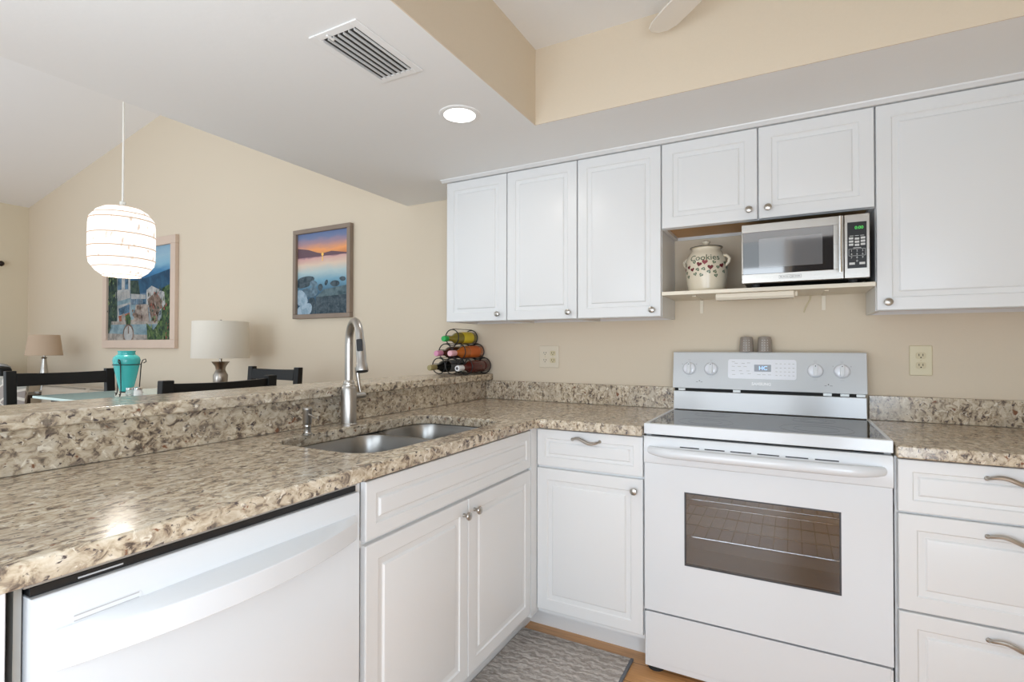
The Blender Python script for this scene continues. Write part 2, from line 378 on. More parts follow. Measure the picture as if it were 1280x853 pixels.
# the dropped ceiling is one ring; its cut edge towards the tray is painted like the walls
struct('ceiling', cl, 'ceiling_white')
e = .004
tw = MB().box(TX0, TX0+e, TY0, TY1, SOF, TZ).box(TX0+e, TX1-e, TY1-e, TY1, SOF, TZ).box(TX1-e, TX1, TY0, TY1, SOF, TZ).box(TX0+e, TX1-e, TY0, TY0+e, SOF, TZ)
struct('wall_tray', tw, 'wall_paint')
struct('ceiling_tray', MB().box(TX0, TX1, TY0, TY1, TZ, TZ+.05), 'ceiling_white')
struct('wall_soffit', MB().box(SX, SX+.08, YR, 0, SOF+.3, 4.0), 'wall_paint')
vz = lambda x: 2.80+(x+7.2)*0.1855
struct('ceiling_vault', MB().prism([(-7.4, vz(-7.4)), (SX, vz(SX)), (SX, vz(SX)+.06), (-7.4, vz(-7.4)+.06)], (0, 0, 0), X, Z, Y, YR, 0), 'vault_white')
struct('wall_peninsula', MB().box(-1.25, -1.092, -2.75, 0, 0, 1.020), 'wall_paint')
# crown strip between wall cabinets and dropped ceiling
cr = [(-.262, 2.094), (-.306, 2.094), (-.311, 2.099), (-.320, 2.104), (-.322, SOF), (-.262, SOF)]
struct('trim_1', MB().prism(cr, (0, 0, 0), Y, Z, X, -1.176, RX), 'cabinet_white')

# ------------------------------------------------------------------ worktops, splashbacks, bar ledge
HX0, HX1, HY0, HY1, HR = -.947, -.525, -1.53, -.765, .10
def rrect(x0, x1, y0, y1, r, n=8):
    out = []
    for cx, cy, a0 in ((x1-r, y1-r, 0), (x0+r, y1-r, PI/2), (x0+r, y0+r, PI), (x1-r, y0+r, 1.5*PI)):
        for i in range(n+1):
            a = a0+PI/2*i/n; out.append((cx+r*math.cos(a), cy+r*math.sin(a)))
    return out
import bmesh
def slab_with_hole(outer, hole, z0, z1):
    bm = bmesh.new()
    def loop(pts): 
        vs = [bm.verts.new((a, b, z1)) for a, b in pts]; return [bm.edges.new((vs[i], vs[(i+1) % len(vs)])) for i in range(len(vs))]
    es = loop(outer)+loop(hole)
    bmesh.ops.triangle_fill(bm, edges=es, use_beauty=True)
    for f in bm.faces:
        if f.normal.z < 0: f.normal_flip()
    ret = bmesh.ops.extrude_face_region(bm, geom=list(bm.faces))
    vs = [q for q in ret['geom'] if isinstance(q, bmesh.types.BMVert)]
    bmesh.ops.translate(bm, vec=(0, 0, z0-z1), verts=vs)
    bmesh.ops.recalc_face_normals(bm, faces=bm.faces)
    mb = MB(); bm.verts.index_update(); mb._add([q.co.copy() for q in bm.verts], [tuple(w.index for w in f.verts) for f in bm.faces]); bm.free(); return mb
outer = [(-1.068, -.022), (-1.068, -2.75), (-.4405, -2.75), (-.4405, -.6729), (-.4205, -.6529), (-.0075, -.6529), (-.0075, -.022)]
wt = build('worktop', slab_with_hole(outer, rrect(HX0, HX1, HY0, HY1, HR), .876, .914), 'granite', origin=(-.5, -.6, .876), bevel=.005)
tag(wt, 'long L-shaped tan granite worktop with the sink cut into it', 'countertop')
wt2 = build('worktop', MB().box(.7635, RX-.002, -.6529, -.022, .876, .914), 'granite', origin=(1.0, -.3, .876), bevel=.005)
tag(wt2, 'short granite worktop right of the white range above the drawers', 'countertop')
b1 = build('splashback', MB().box(-1.068, -.0075, -.021, -.001, .9145, 1.018), 'granite', origin=(-.5, -.01, .914), bevel=.002)
tag(b1, 'granite splashback strip on the back wall left of the range', 'splashback')
b2 = build('splashback', MB().box(.7635, RX-.002, -.021, -.001, .9145, 1.014), 'granite', origin=(1, -.01, .914), bevel=.002)
tag(b2, 'granite splashback strip on the back wall right of the range', 'splashback')
b3 = build('splashback', MB().box(-1.090, -1.069, -2.75, -.001, .9145, 1.0195), 'granite', origin=(-1.08, -1, .914), bevel=.001)
tag(b3, 'granite splashback behind the faucet, rising from the worktop to the bar ledge', 'splashback')
lg = build('bar_ledge', MB().box(-1.30, -1.03, -2.75, -.001, 1.0205, 1.057), 'granite', origin=(-1.16, -1, 1.02), bevel=.006)
tag(lg, 'raised granite bar ledge running behind the sink, carrying the wine rack', 'bar ledge')

# ------------------------------------------------------------------ cabinets
FY = -.6245; PXF = -.454        # door faces: back run and peninsula
def knob(mb_parent, P, N):
    N = Vector(N); mb = MB()
    prof = [(.0065, 0), (.0055, .004), (.0048, .011), (.0065, .014), (.0120, .0175), (.0138, .0215), (.0125, .0255), (.0070, .0280), (.0, .0285)]
    ax = 'X' if abs(N.x) > .5 else 'Y'; s = (N.x if ax == 'X' else N.y)
    mb.lathe([(r, s*h) for r, h in prof], P, 20, ax)
    return build('knob', mb, 'nickel', mb_parent, label='round brushed nickel knob')
def wave_handle(parent, cx, y, z, half=.057):
    mb = MB(); pts = []; rs = []
    for i in range(25):
        t = i/24; x = cx-half+2*half*t
        out = .024*math.sin(PI*t)**.45
        zz = z+.0085*math.sin(2*PI*t)+.002
        pts.append((x, y-.002-out, zz)); rs.append(.0042+.0022*math.sin(PI*t))
    mb.tube(pts, rs, 10)
    for sx in (-half, half): mb.lathe([(.007, 0), (.0065, -.004), (.004, -.006)], (cx+sx, y, z+.002), 12, 'Y')
    return build('handle', mb, 'nickel', parent, label='wavy brushed nickel bow handle')

def carcass_boxes(x0, x1, y0, y1, z0, z1, t=.016, front='-Y'):
    mb = MB()
    if front == '-Y':
        mb.box(x0, x0+t, y0, y1, z0, z1).box(x1-t, x1, y0, y1, z0, z1).box(x0+t, x1-t, y1-.006, y1, z0, z1).box(x0+t, x1-t, y0, y1-.006, z0, z0+t)
    else:
        mb.box(x0, x1, y0, y0+t, z0, z1).box(x0, x1, y1-t, y1, z0, z1).box(x0, x0+.006, y0+t, y1-t, z0, z1).box(x0+.006, x1, y0+t, y1-t, z0, z0+t)
    return mb
DRW = [(.036, 0), (.039, -.0042), (.050, -.0058), (.054, -.0012), (.057, -.0004)]
def front(name, x0, x1, z0, z1, parent, prof=None, y=FY):
    return build(name, MB().panel(x1-x0, z1-z0, (x0, y, z0), X, Z, -Y, prof=prof), 'cabinet_white', parent, smooth=12)
def front_p(name, y0, y1, z0, z1, parent, prof=None, x=PXF):
    return build(name, MB().panel(y1-y0, z1-z0, (x, y0, z0), Y, Z, X, prof=prof), 'cabinet_white', parent, smooth=12)

# base cabinet between corner and range
c = thing('base_cabinet', (-.23, -.3, 0), 'white base cabinet with one drawer and one door, left of the range', 'cabinet')
body = carcass_boxes(-.4535, -.0075, -.604, -.03, .105, .874); body.box(-.4535, -.0075, -.606, -.588, .105, .135).box(-.4535, -.0075, -.606, -.588, .700, .726)
build('body', body, 'cabinet_white', c)
d = front('drawer', -.452, -.0105, .7185, .8690, c, DRW); wave_handle(d, -.237, FY, .835)
d = front('door', -.452, -.0105, .124, .7080, c); knob(d, (-.041, FY, .665), (0, -1, 0))
struct('toe_kick_back', MB().box(-.534, -.0075, -.518, -.504, 0, .104), 'cabinet_white')  # recessed toe kick of the base cabinet
# drawer cabinet right of the range
c = thing('drawer_cabinet', (1.035, -.3, 0), 'white base cabinet with three stacked drawers, right of the range', 'cabinet')
body = carcass_boxes(.7635, RX-.004, -.604, -.03, .105, .874); body.box(.7635, RX-.004, -.606, -.588, .700, .722).box(.7635, RX-.004, -.606, -.588, .398, .424)
build('body', body, 'cabinet_white', c)
for z0, z1, zh, pr in ((.7100, .8690, .832, DRW), (.4130, .7035, .666, None), (.1180, .4070, .371, None)):
    d = front('drawer', .7700, 1.300, z0, z1, c, pr); wave_handle(d, 1.035, FY, zh)
struct('toe_kick_right', MB().box(.7635, RX-.004, -.518, -.504, 0, .104), 'cabinet_white')  # toe kick under the drawer cabinet
# sink base on the peninsula
c = thing('sink_cabinet', (-.75, -1.15, 0), 'white double-door base cabinet under the sink', 'cabinet')
body = carcass_boxes(-1.064, -.474, -1.630, -.620, .105, .874, front='X')
body.box(-.492, -.472, -1.62, -.62, .105, .130).box(-.492, -.472, -1.62, -.62, .702, .722).box(-.492, -.472, -1.160, -1.128, .13, .702).box(-.474, -.4545, -.676, -.606, .105, .874)
build('body', body, 'cabinet_white', c)
front_p('false_drawer', -1.612, -.681, .7185, .8690, c, DRW)
d = front_p('door', -1.612, -1.1460, .124, .7080, c); knob(d, (PXF, -1.172, .662), (1, 0, 0))
d = front_p('door', -1.1425, -.681, .124, .7080, c); knob(d, (PXF, -1.108, .664), (1, 0, 0))
struct('toe_kick_left', MB().box(-.550, -.535, -1.630, -.504, 0, .104), 'cabinet_white')  # toe kick of the sink cabinet
# white end panel left of the dishwasher
ep = build('end_panel', MB().box(-1.06, -.456, -2.75, -2.288, 0, .874), 'cabinet_white', origin=(-.75, -2.5, 0), bevel=.002)
tag(ep, 'plain white cabinet panel at the left edge beside the dishwasher', 'cabinet panel')

# wall cabinets
YU = -.298; ZB, ZT = 1.3433, 2.092
def wall_cab(x0, x1, z0, z1, label, doors, knobs, wood=True):
    c = thing('wall_cabinet', ((x0+x1)/2, -.15, z0), label, 'cabinet', 'white wall cabinets')
    mb = MB(); t = .016
    mb.box(x0+.0004, x0+t, -.278, -.001, z0, z1).box(x1-t, x1-.0004, -.278, -.001, z0, z1).box(x0+t, x1-t, -.278, -.001, z1-t, z1).box(x0+t, x1-t, -.008, -.001, z0, z1-t).box(x0+t, x1-t, -.278, -.262, z0, z0+.03).box(x0+t, x1-t, -.278, -.262, z1-.03, z1-t)
    if len(doors) > 1: mb.box(doors[0][1]-.012, doors[0][1]+.012, -.278, -.262, z0+.03, z1-.03)
    build('body', mb, 'cabinet_white', c)
    build('bottom_panel', MB().box(x0+t, x1-t, -.261, -.009, z0+.014, z0+.026), 'raw_wood', c, label='unpainted wood underside')
    for (a, b), k in zip(doors, knobs):
        d = build('door', MB().panel(b-a-.005, z1-z0-.002, (a+.0025, YU, z0+.001), X, Z, -Y), 'cabinet_white', c, smooth=12)
        knob(d, (k[0], YU, k[1]), (0, -1, 0))
U = [-1.152, -.7797, -.4009, -.0113, .3695, .7570, 1.312]
wall_cab(U[0], U[1], ZB, ZT, 'narrow white wall cabinet above the wine rack, leftmost of the wall cabinets', [(U[0], U[1])], [(-.826, 1.377)])
wall_cab(U[1], U[2], ZB, ZT, 'single-door white wall cabinet second from the left, above the left outlet', [(U[1], U[2])], [(-.442, 1.375)])
wall_cab(U[2], U[3], ZB, ZT, 'single-door white wall cabinet directly left of the cookie jar niche', [(U[2], U[3])], [(-.050, 1.373)])
wall_cab(U[3], U[5], 1.7234, ZT, 'short double-door white wall cabinet above the microwave and cookie jar', [(U[3], U[4]), (U[4], U[5])], [(.337, 1.762), (.406, 1.763)])
wall_cab(U[5], U[6], ZB, ZT, 'wide white wall cabinet right of the microwave', [(U[5], U[6])], [(.792, 1.373)])
# open shelf under the short cabinet
c = thing('shelf', (.37, -.15, 1.434), 'thin cream shelf carrying the microwave and the cookie jar', 'shelf')
build('board', MB().box(U[3]+.0005, U[5]-.0005, -.298, -.002, 1.434, 1.450), 'shelf_cream', c, bevel=.0015)
for bx in (.105, .60):
    build('bracket', MB().box(bx, bx+.014, -.22, -.004, 1.431, 1.434).box(bx, bx+.014, -.006, -.003, 1.370, 1.434), 'shelf_cream', c)
ul = build('under_shelf_light', MB().prism([(-.262, 1.4338), (-.262, 1.418), (-.254, 1.408), (-.196, 1.408), (-.190, 1.414), (-.190, 1.4338)], (0, 0, 0), Y, Z, X, .205, .495).box(.497, .507, -.235, -.215, 1.415, 1.4338), 'shelf_cream', origin=(.35, -.22, 1.408), bevel=.001)
tag(ul, 'slim cream strip light fixed under the microwave shelf', 'light')
cd = build('power_cord', MB().tube([(.560, -.006, 1.433), (.556, -.005, 1.415), (.545, -.005, 1.395), (.536, -.005, 1.375), (.533, -.005, 1.362)], .0025, 8), 'ivory_plate', origin=(.54, -.005, 1.36))
tag(cd, 'short thin cord hanging on the wall under the microwave shelf', 'cord')

# ------------------------------------------------------------------ range
R = thing('range', (.377, -.33, 0), 'white freestanding electric range with black glass cooktop', 'stove')
x0, x1 = -.004, .7585
mb = MB().box(x0+.002, x0+.02, -.60, -.03, .03, .884).box(x1-.02, x1-.002, -.60, -.03, .03, .884).box(x0+.02, x1-.02, -.05, -.03, .03, .884).box(x0+.02, x1-.02, -.60, -.05, .03, .06).box(x0+.02, x1-.02, -.60, -.05, .215, .245)
build('body', mb, 'appliance_white_soft', R)
# oven cavity (open box behind the window)
cv = MB().box(.06, .07, -.575, -.11, .29, .80).box(.69, .70, -.575, -.11, .29, .80).box(.07, .69, -.12, -.11, .29, .80).box(.07, .69, -.575, -.12, .29, .30).box(.07, .69, -.575, -.12, .79, .80)
build('oven_cavity', cv, 'oven_cavity', R)
for z in (.50, .64):
    rk = MB()
    rk.tube([(.075, -.55, z), (.685, -.55, z), (.685, -.14, z), (.075, -.14, z)], .0035, 8, closed=True)
    for i in range(13):
        xx = .11+.54*i/12; rk.tube([(xx, -.55, z+.003), (xx, -.14, z+.003)], .0018, 6)
    for yy in (-.41, -.27): rk.tube([(.075, yy, z), (.685, yy, z)], .003, 6)
    build('oven_rack', rk, 'rack_wire', R, label='chrome wire oven rack')
# cooktop
ct = MB()
ct.box(x0, x1, -.6361, -.612, .8854, .925).box(x0, x0+.013, -.612, -.03, .8854, .925).box(x1-.013, x1, -.612, -.03, .8854, .925).box(x0+.013, x1-.013, -.612, -.03, .8854, .905)
build('cooktop_frame', ct, 'appliance_white', R, bevel=.003)
bn = MB().box(x0+.0135, x1-.0135, -.6115, -.108, .9055, .9225)
for bx, by, br_ in ((.19, -.47, .10), (.56, -.47, .115), (.19, -.23, .075), (.56, -.23, .075)):
    for q in (br_, br_*.62):
        bn.lathe([(q, .9223), (q, .9227), (q-.003, .9227), (q-.003, .9223)], (bx, by, 0), 40, 'Z', mi=1, cap=False)
build('cooktop_glass', bn, ['black_glass', 'burner_ring'], R)
# door
def oven_door():
    mb = MB(); yb, yf = -.606, -.636
    a0, a1, z0, z1 = x0+.003, x1-.003, .2351, .7785
    w0, w1, v0, v1 = .142, .622, .4215, .686
    mb.box(a0, w0, yf, yb, z0, z1).box(w1, a1, yf, yb, z0, z1).box(w0, w1, yf, yb, z0, v0).box(w0, w1, yf, yb, v1, z1)
    return mb
dr = build('oven_door', oven_door(), 'appliance_white', R)
bz = MB(); 
for q in ((.142, .622, .681, .686), (.142, .622, .4215, .4265), (.142, .147, .4265, .681), (.617, .622, .4265, .681)): bz.box(q[0], q[1], -.6352, -.622, q[2], q[3])
build('window_bezel', bz, 'print_dark', dr)
build('window', MB().box(.147, .617, -.634, -.630, .4265, .681), 'oven_glass', dr, label='dark see-through oven window')
tp = MB().prism([(-.606, .7792), (-.6385, .7792), (-.6405, .785), (-.6405, .868), (-.634, .8775), (-.606, .8775)], (0, 0, 0), Y, Z, X, x0+.001, x1-.001)
tpo = build('door_top_trim', tp, 'appliance_white_soft', dr, bevel=.0015)
for q in [(.128+.0845*i, .194+.0845*i, .8455, .8495) for i in range(6)]+[(.128, .19, .8055, .8085), (.545, .60, .8055, .8085)]:
    build('vent_slot', MB().box(q[0], q[1], -.6412, -.6395, q[2], q[3]), 'print_dark', tpo)
hp = []; hr = []
for i in range(33):
    t = i/32; xx = .020+.712*t; bow = .046*min(1, math.sin(PI*t)*3.2)**.7 if 0 < t < 1 else 0
    hp.append((xx, -.640-bow*.9-.006*math.sin(PI*t), .829)); hr.append(.0125+.003*min(1, math.sin(PI*t)*4))
build('handle', MB().tube(hp, hr, 14, flat=1.15), 'appliance_white', dr)
# drawer and feet
build('storage_drawer', MB().box(x0+.003, x1-.003, -.630, -.602, .024, .2225).box(x0+.01, x1-.01, -.6325, -.6295, .045, .2265), 'appliance_white_soft', R, bevel=.003)
for fx, fy in ((.03, -.585), (.725, -.585), (.03, -.08), (.725, -.08)):
    build('foot', MB().lathe([(.030, 0), (.030, .010), (.024, .014), (.010, .018), (.010, .031)], (fx, fy, 0), 24), 'rubber', R, label='black levelling foot')
# backguard
bg = MB()
bg.prism([(-.028, .925), (-.104, .925), (-.096, 1.008), (-.028, 1.008)], (0, 0, 0), Y, Z, X, x0+.005, x1-.010)
build('backguard_base', bg, 'appliance_white', R, bevel=.002)
gap = MB().box(x0+.007, x1-.012, -.080, -.030, 1.0085, 1.0215)
gpo = build('vent_gap', gap, 'dark_void', R)
for a in (.02, .255, .60, .66, .715): build('vent_bracket', MB().box(a, a+.03, -.0845, -.0805, 1.0095, 1.0205), 'grey_strip', gpo)
PN = Vector((0, -.990, .139)); PV = Vector((0, .139, .990))       # front panel leans back slightly
P0 = Vector((0, -.098, 1.022))
pb = MB().prism([(-.026, 1.022), (-.098, 1.022), (-.0752, 1.1845), (-.070, 1.189), (-.026, 1.189)], (0, 0, 0), Y, Z, X, x0, x1-.007)
cp = build('control_panel', pb, 'panel_white', R, bevel=.0025)
def onp(x, z): return Vector((x, 0, 0))+P0+PV*((z-1.022)/.990)
pd = MB().prism(rrect(.235, .503, 1.0715, 1.1565, .010, 5), P0-PV*(1.022/.990), X, PV/.990, PN, -.0005, .0016)
tx = pd
NT = len(pd.f)
ld = MB().prism([(.341, 1.104), (.407, 1.104), (.407, 1.134), (.341, 1.134)], P0-PV*(1.022/.990), X, PV/.990, PN, .0015, .0022)
for (a, z) in [(.250, 1.145), (.262, 1.138), (.290, 1.138), (.312, 1.140), (.250, 1.124), (.274, 1.124), (.298, 1.124), (.250, 1.105), (.280, 1.105), (.310, 1.105), (.252, 1.088), (.285, 1.092), (.315, 1.093), (.353, 1.090), (.373, 1.090), (.395, 1.090)]:
    tx.box(a, a+.013, 0, .0004, 0, .0018); k = len(tx.v)
    for i in range(k-8, k):
        q = tx.v[i]; tx.v[i] = onp(q.x, z)+PN*(.0017+q.y)+PV*q.z
for a in (.424, .440, .456, .472, .488):
    for z in (1.088, 1.104, 1.120, 1.138):
        tx.box(a, a+.008, 0, .0004, 0, .0018); k = len(tx.v)
        for i in range(k-8, k):
            q = tx.v[i]; tx.v[i] = onp(q.x, z)+PN*(.0017+q.y)+PV*q.z
for i in range(NT, len(tx.m)): tx.m[i] = 1
tpan = build('touch_pad', tx, ['control_white', 'grey_strip'], cp, label='glossy white touch pad')
dsp = build('display', ld, 'lcd_grey', tpan, label='grey clock display with blue digits')
build('digits', MB().text('HC', .024, onp(.376, 1.1185)+PN*.0022, X, PV, PN, .0004), 'lcd_blue', dsp)
build('lettering', MB().text('SAMSUNG', .0165, onp(.369, 1.050)+PN*.0003, X, PV, PN, .0004, bold=.0006), 'white_paint', cp, label='raised white maker lettering')
for kx in (.069, .163, .572, .666):
    T = Matrix((X, PV, PN)).transposed().to_4x4(); T.translation = onp(kx, 1.112)
    k1 = MB(); k1.T = T
    k1.lathe([(.0275, 0), (.0275, .004), (.0245, .009), (.0215, .011), (0, .011)], (0, 0, 0), 36)
    ko = build('knob', k1, 'control_white', cp)
    k2 = MB(); k2.T = T
    k2.prism(rrect(-.0075, .0075, -.0235, .0265, .007, 4), (0, 0, 0), X, Y, Z, .010, .022)
    build('grip', k2, 'appliance_white_soft', ko, bevel=.0015)
    k3 = MB(); k3.T = T
    k3.lathe([(.0022, .022), (.0022, .0225)], (0, .018, 0), 12)
    build('pointer', k3, 'print_dark', ko)
    k4 = MB(); k4.T = T
    k4.lathe([(.0285, .0002), (.0285, .0006), (.0300, .0006), (.0300, .0002)], (0, 0, 0), 36, cap=False)
    k4.box(-.006, .006, .040, .0415, .0001, .0006).box(-.005, .005, .035, .0365, .0001, .0006).box(-.007, .007, -.038, -.0365, .0001, .0006)
    if kx in (.069, .666): k4.lathe([(.0028, .0001), (.0028, .0006)], (-.031, .020, 0), 12).lathe([(.0028, .0001), (.0028, .0006)], (.031, .020, 0), 12)
    build('dial_print', k4, 'print_grey', cp)
for kx in (.114, .618):
    T = Matrix((X, PV, PN)).transposed().to_4x4(); T.translation = onp(kx, 1.057)
    k1 = MB(); k1.T = T; k1.lathe([(.0024, .0001), (.0024, .0008)], (0, 0, 0), 12).box(-.014, -.006, -.006, -.0045, .0001, .0006).box(.005, .014, -.006, -.0045, .0001, .0006)
    build('indicator', k1, 'print_dark', cp)

# ------------------------------------------------------------------ dishwasher
D = thing('dishwasher', (-.75, -1.96, 0), 'white built-in dishwasher with bowed handle under the worktop', 'dishwasher')
y0, y1 = -2.263, -1.638
build('body', MB().box(-1.05, -.50, y0-.012, y1-.004, .09, .868), 'dark_void', D)
build('side_rail', MB().box(-.50, -.474, y0-.012, y0-.003, .09, .868), 'grey_strip', D)
dp = MB().prism([(-.499, .09), (-.452, .09), (-.4485, .10), (-.4475, .47), (-.449, .846), (-.453, .8525), (-.499, .8525)], (0, 0, 0), X, Z, Y, y0, y1)
do = build('door', dp, 'appliance_white', D, bevel=.002)
hb = MB(); N_ = 40
prof2 = []
vs = []; fs = []
for i in range(N_+1):
    t = i/N_; yy = -2.237+.583*t
    bow = .005+.046*(1-(2*t-1)**2)
    xb = -.4480
    sec = [(xb-.001, .8010), (xb+bow*.25, .7990), (xb+bow*.80, .7885), (xb+bow-.001, .7855), (xb+bow, .7840), (xb+bow, .7430), (xb+bow-.002, .7412), (xb-.001, .7440)]
    vs += [(a, yy, b) for a, b in sec]
k = 8
for i in range(N_):
    for j in range(k): fs.append((i*k+j, i*k+(j+1) % k, (i+1)*k+(j+1) % k, (i+1)*k+j))
fs.append(tuple(range(k))[::-1]); fs.append(tuple(N_*k+j for j in range(k)))
hb._add(vs, fs); build('handle', hb, 'appliance_white', do, smooth=28)
vb = MB().prism(rrect(-2.219, -2.124, .8005, .8120, .005, 4), (-.4490, 0, 0), Y, Z, X, -.001, .0010)
vo = build('vent_badge', vb, 'appliance_white_soft', do)
build('slot', MB().box(-.4482, -.4474, -2.215, -2.128, .8090, .8108).box(-.4482, -.4474, -2.215, -2.128, .8016, .8030), 'print_grey', vo)
build('control_strip', MB().box(-.52, -.462, y0+.002, y1-.002, .8535, .866), 'black_plastic', D, label='black control strip along the top of the door')
build('mounting_rail', MB().box(-.50, -.4585, y0-.006, y1, .8685, .8755), 'grey_strip', D)
build('indicator_print', MB().box(-.4618, -.4614, -2.205, -2.145, .858, .8605), 'print_grey', D)

# ------------------------------------------------------------------ sink, faucet, soap pump
SK = thing('kitchen_sink', (-.735, -1.15, .70), 'stainless steel double-bowl sink set under the granite worktop', 'sink')
def bowl(yA, yB, depth):
    mb = MB(); rings = []
    for ins, z, r in ((-.012, .8735, .100), (0.0, .8730, .095), (.004, .860, .092), (.010, .80, .088), (.018, .8735-depth+.03, .08), (.032, .8735-depth+.006, .07), (.06, .8735-depth, .05)):
        rings.append([(a, b, z) for a, b in rrect(HX0-.008+ins, HX1+.008-ins, yA+ins, yB-ins, r, 8)])
    k = len(rings[0]); vs = [q for rg in rings for q in rg]; fs = []
    for j in range(len(rings)-1):
        for i in range(k): fs.append((j*k+i, j*k+(i+1) % k, (j+1)*k+(i+1) % k, (j+1)*k+i))
    fs.append(tuple((len(rings)-1)*k+i for i in range(k)))
    cx, cy, z = (HX0+HX1)/2, (yA+yB)/2, .8735-depth
    mb._add(vs, fs)
    return mb, (cx, cy, z)
for yA, yB, dep in ((HY0-.008, -1.083, .18), (-1.063, HY1+.008, .20)):
    mb, ctr = bowl(yA, yB, dep); bo = build('bowl', mb, 'sink_steel', SK, smooth=60)
    md = bo.modifiers.new('solid', 'SOLIDIFY'); md.thickness = .0012; md.offset = 1
    build('drain', MB().lathe([(.055, .001), (.052, .004), (.040, .003), (.038, .001), (0, .001)], ctr, 32), 'chrome', bo)
rm = MB()
for yc in (-1.079, ): rm.box(HX0+.006, HX1-.006, -1.0825, -1.0635, .855, .8690)
yd = -1.073
for xe, sg in ((HX0-.006, 1), (HX1+.006, -1)):
    side_ = [(0, .106), (.010, .062), (.030, .034), (.060, .0145), (.090, .0100)]
    rm.prism([(xe+sg*a, yd-b) for a, b in side_]+[(xe+sg*a, yd+b) for a, b in side_[::-1]], (0, 0, 0), X, Y, Z, .8700, .8722)
build('divider', rm, 'sink_steel', SK, bevel=.002)

FA = thing('faucet', (-.995, -1.145, .914), 'brushed nickel pull-down faucet with tall arched spout behind the sink', 'faucet')
fx, fy = -.995, -1.145; zb = .9142
build('base', MB().lathe([(.031, zb), (.031, zb+.004), (.0285, zb+.007), (.0285, 1.050), (.0265, 1.055)], (fx, fy, 0), 40), 'steel_pale', FA)
build('collar', MB().lathe([(.0265, 1.055), (.0235, 1.060), (.0235, 1.066), (.020, 1.069), (.020, 1.076), (.0155, 1.083)], (fx, fy, 0), 36), 'nickel', FA)
dirv = Vector((.86, -.51, 0)); Rr = .078
base_ = Vector((fx, fy, 0)); pts = [base_+Z*1.078, base_+Z*1.15, base_+Z*1.215]
for i in range(1, 17):
    a = PI*i/16*.94
    pts.append(base_+dirv*(Rr-Rr*math.cos(a))+Z*(1.225+Rr*math.sin(a)))
build('spout', MB().tube(pts, [.0150]*3+[.0145]*16, 18), 'steel_pale', FA, smooth=60)
tip = pts[-1]; td = (pts[-1]-pts[-2]).normalized()
hpts = [tip-td*.002, tip+td*.012, tip+td*.016, tip+td*.06, tip+td*.092, tip+td*.095, tip+td*.105, tip+td*.118, tip+td*.121]
hd = build('spray_head', MB().tube(hpts, [.0150, .0160, .0170, .0172, .0180, .0195, .0200, .0222, .0212], 24), 'steel_pale', FA, smooth=40)
build('nozzle_face', MB().tube([tip+td*.1205, tip+td*.1225], .020, 24), 'rubber', hd)
side = td.cross(Vector((.553, -.833, 0)).cross(td)).normalized()
cN = (Vector((.60, -.80, 0)) - td*Vector((.60, -.80, 0)).dot(td)).normalized(); cU = td.cross(cN).normalized()
build('button', MB().prism(rrect(-.0105, .0105, -.022, .022, .005, 4), tip+td*.030+cN*.0115, cU, td, cN, 0, .0085), 'black_plastic', hd, bevel=.001, label='black spray button')
hv = build('lever', MB().tube([(fx+.004, fy+.010, 1.020), (fx+.010, fy+.050, 1.021), (fx+.011, fy+.066, 1.021)], [.0145, .0145, .0135], 20), 'nickel', FA)
build('lever_arm', MB().tube([(fx+.010, fy+.052, 1.026), (fx+.004, fy+.046, 1.075), (fx+.0, fy+.042, 1.118), (fx-.001, fy+.041, 1.130)], [.0060, .0070, .0085, .0078], 14), 'nickel', hv)

SP = thing('soap_dispenser', (-.945, -1.378, .914), 'small brushed nickel soap pump left of the faucet', 'soap dispenser')
sx, sy = -.945, -1.378
build('body', MB().lathe([(.0165, zb), (.0165, zb+.004), (.012, zb+.007), (.0105, zb+.022), (.0120, zb+.026), (.0120, zb+.030), (.0115, zb+.033)], (sx, sy, 0), 28), 'nickel', SP)
build('pump_head', MB().lathe([(.0115, zb+.033), (.0145, zb+.040), (.0145, zb+.078), (.0165, zb+.082), (.0165, zb+.089), (.012, zb+.092)], (sx, sy, 0), 28), 'steel_pale', SP)
build('nozzle', MB().tube([(sx, sy, zb+.068), (sx+.025, sy-.006, zb+.066), (sx+.050, sy-.012, zb+.060)], [.0042, .0038, .0030], 10), 'nickel', SP)

# ------------------------------------------------------------------ outlets
def outlet(cx, cz, w, label, plate, gangs):
    o = thing('outlet', (cx, 0, cz), label, 'outlet')
    build('plate', MB().box(cx-w/2, cx+w/2, -.006, -.0005, cz-.0595, cz+.0595), plate, o, bevel=.003)
    for gx, rm in gangs:
        for sz in (.0195, -.0195):
            rc = build('receptacle', MB().prism(rrect(-.0165, .0165, -.0135, .0135, .009, 5), (cx+gx, 0, cz+sz), X, Z, -Y, .005, .0078), rm, o)
            build('slot', MB().box(cx+gx-.0075, cx+gx-.0050, -.0082, -.0076, cz+sz-.002, cz+sz+.007).box(cx+gx+.0050, cx+gx+.0075, -.0082, -.0076, cz+sz-.002, cz+sz+.007).lathe([(.0026, -.0082), (.0026, -.0076)], (cx+gx, 0, cz+sz-.0075), 10, 'Y'), 'slot_dark', rc)
        build('screw', MB().lathe([(.003, -.0068), (.003, -.0058)], (cx+gx, 0, cz), 10, 'Y'), 'socket_ivory', o)
outlet(-.677, 1.157, .116, 'double-gang beige outlet plate on the back wall above the left worktop', 'wall_plate', [(-.023, 'wall_plate'), (.023, 'socket_ivory')])
outlet(.9365, 1.1585, .073, 'single ivory outlet on the back wall right of the range', 'ivory_plate', [(0, 'socket_ivory')])

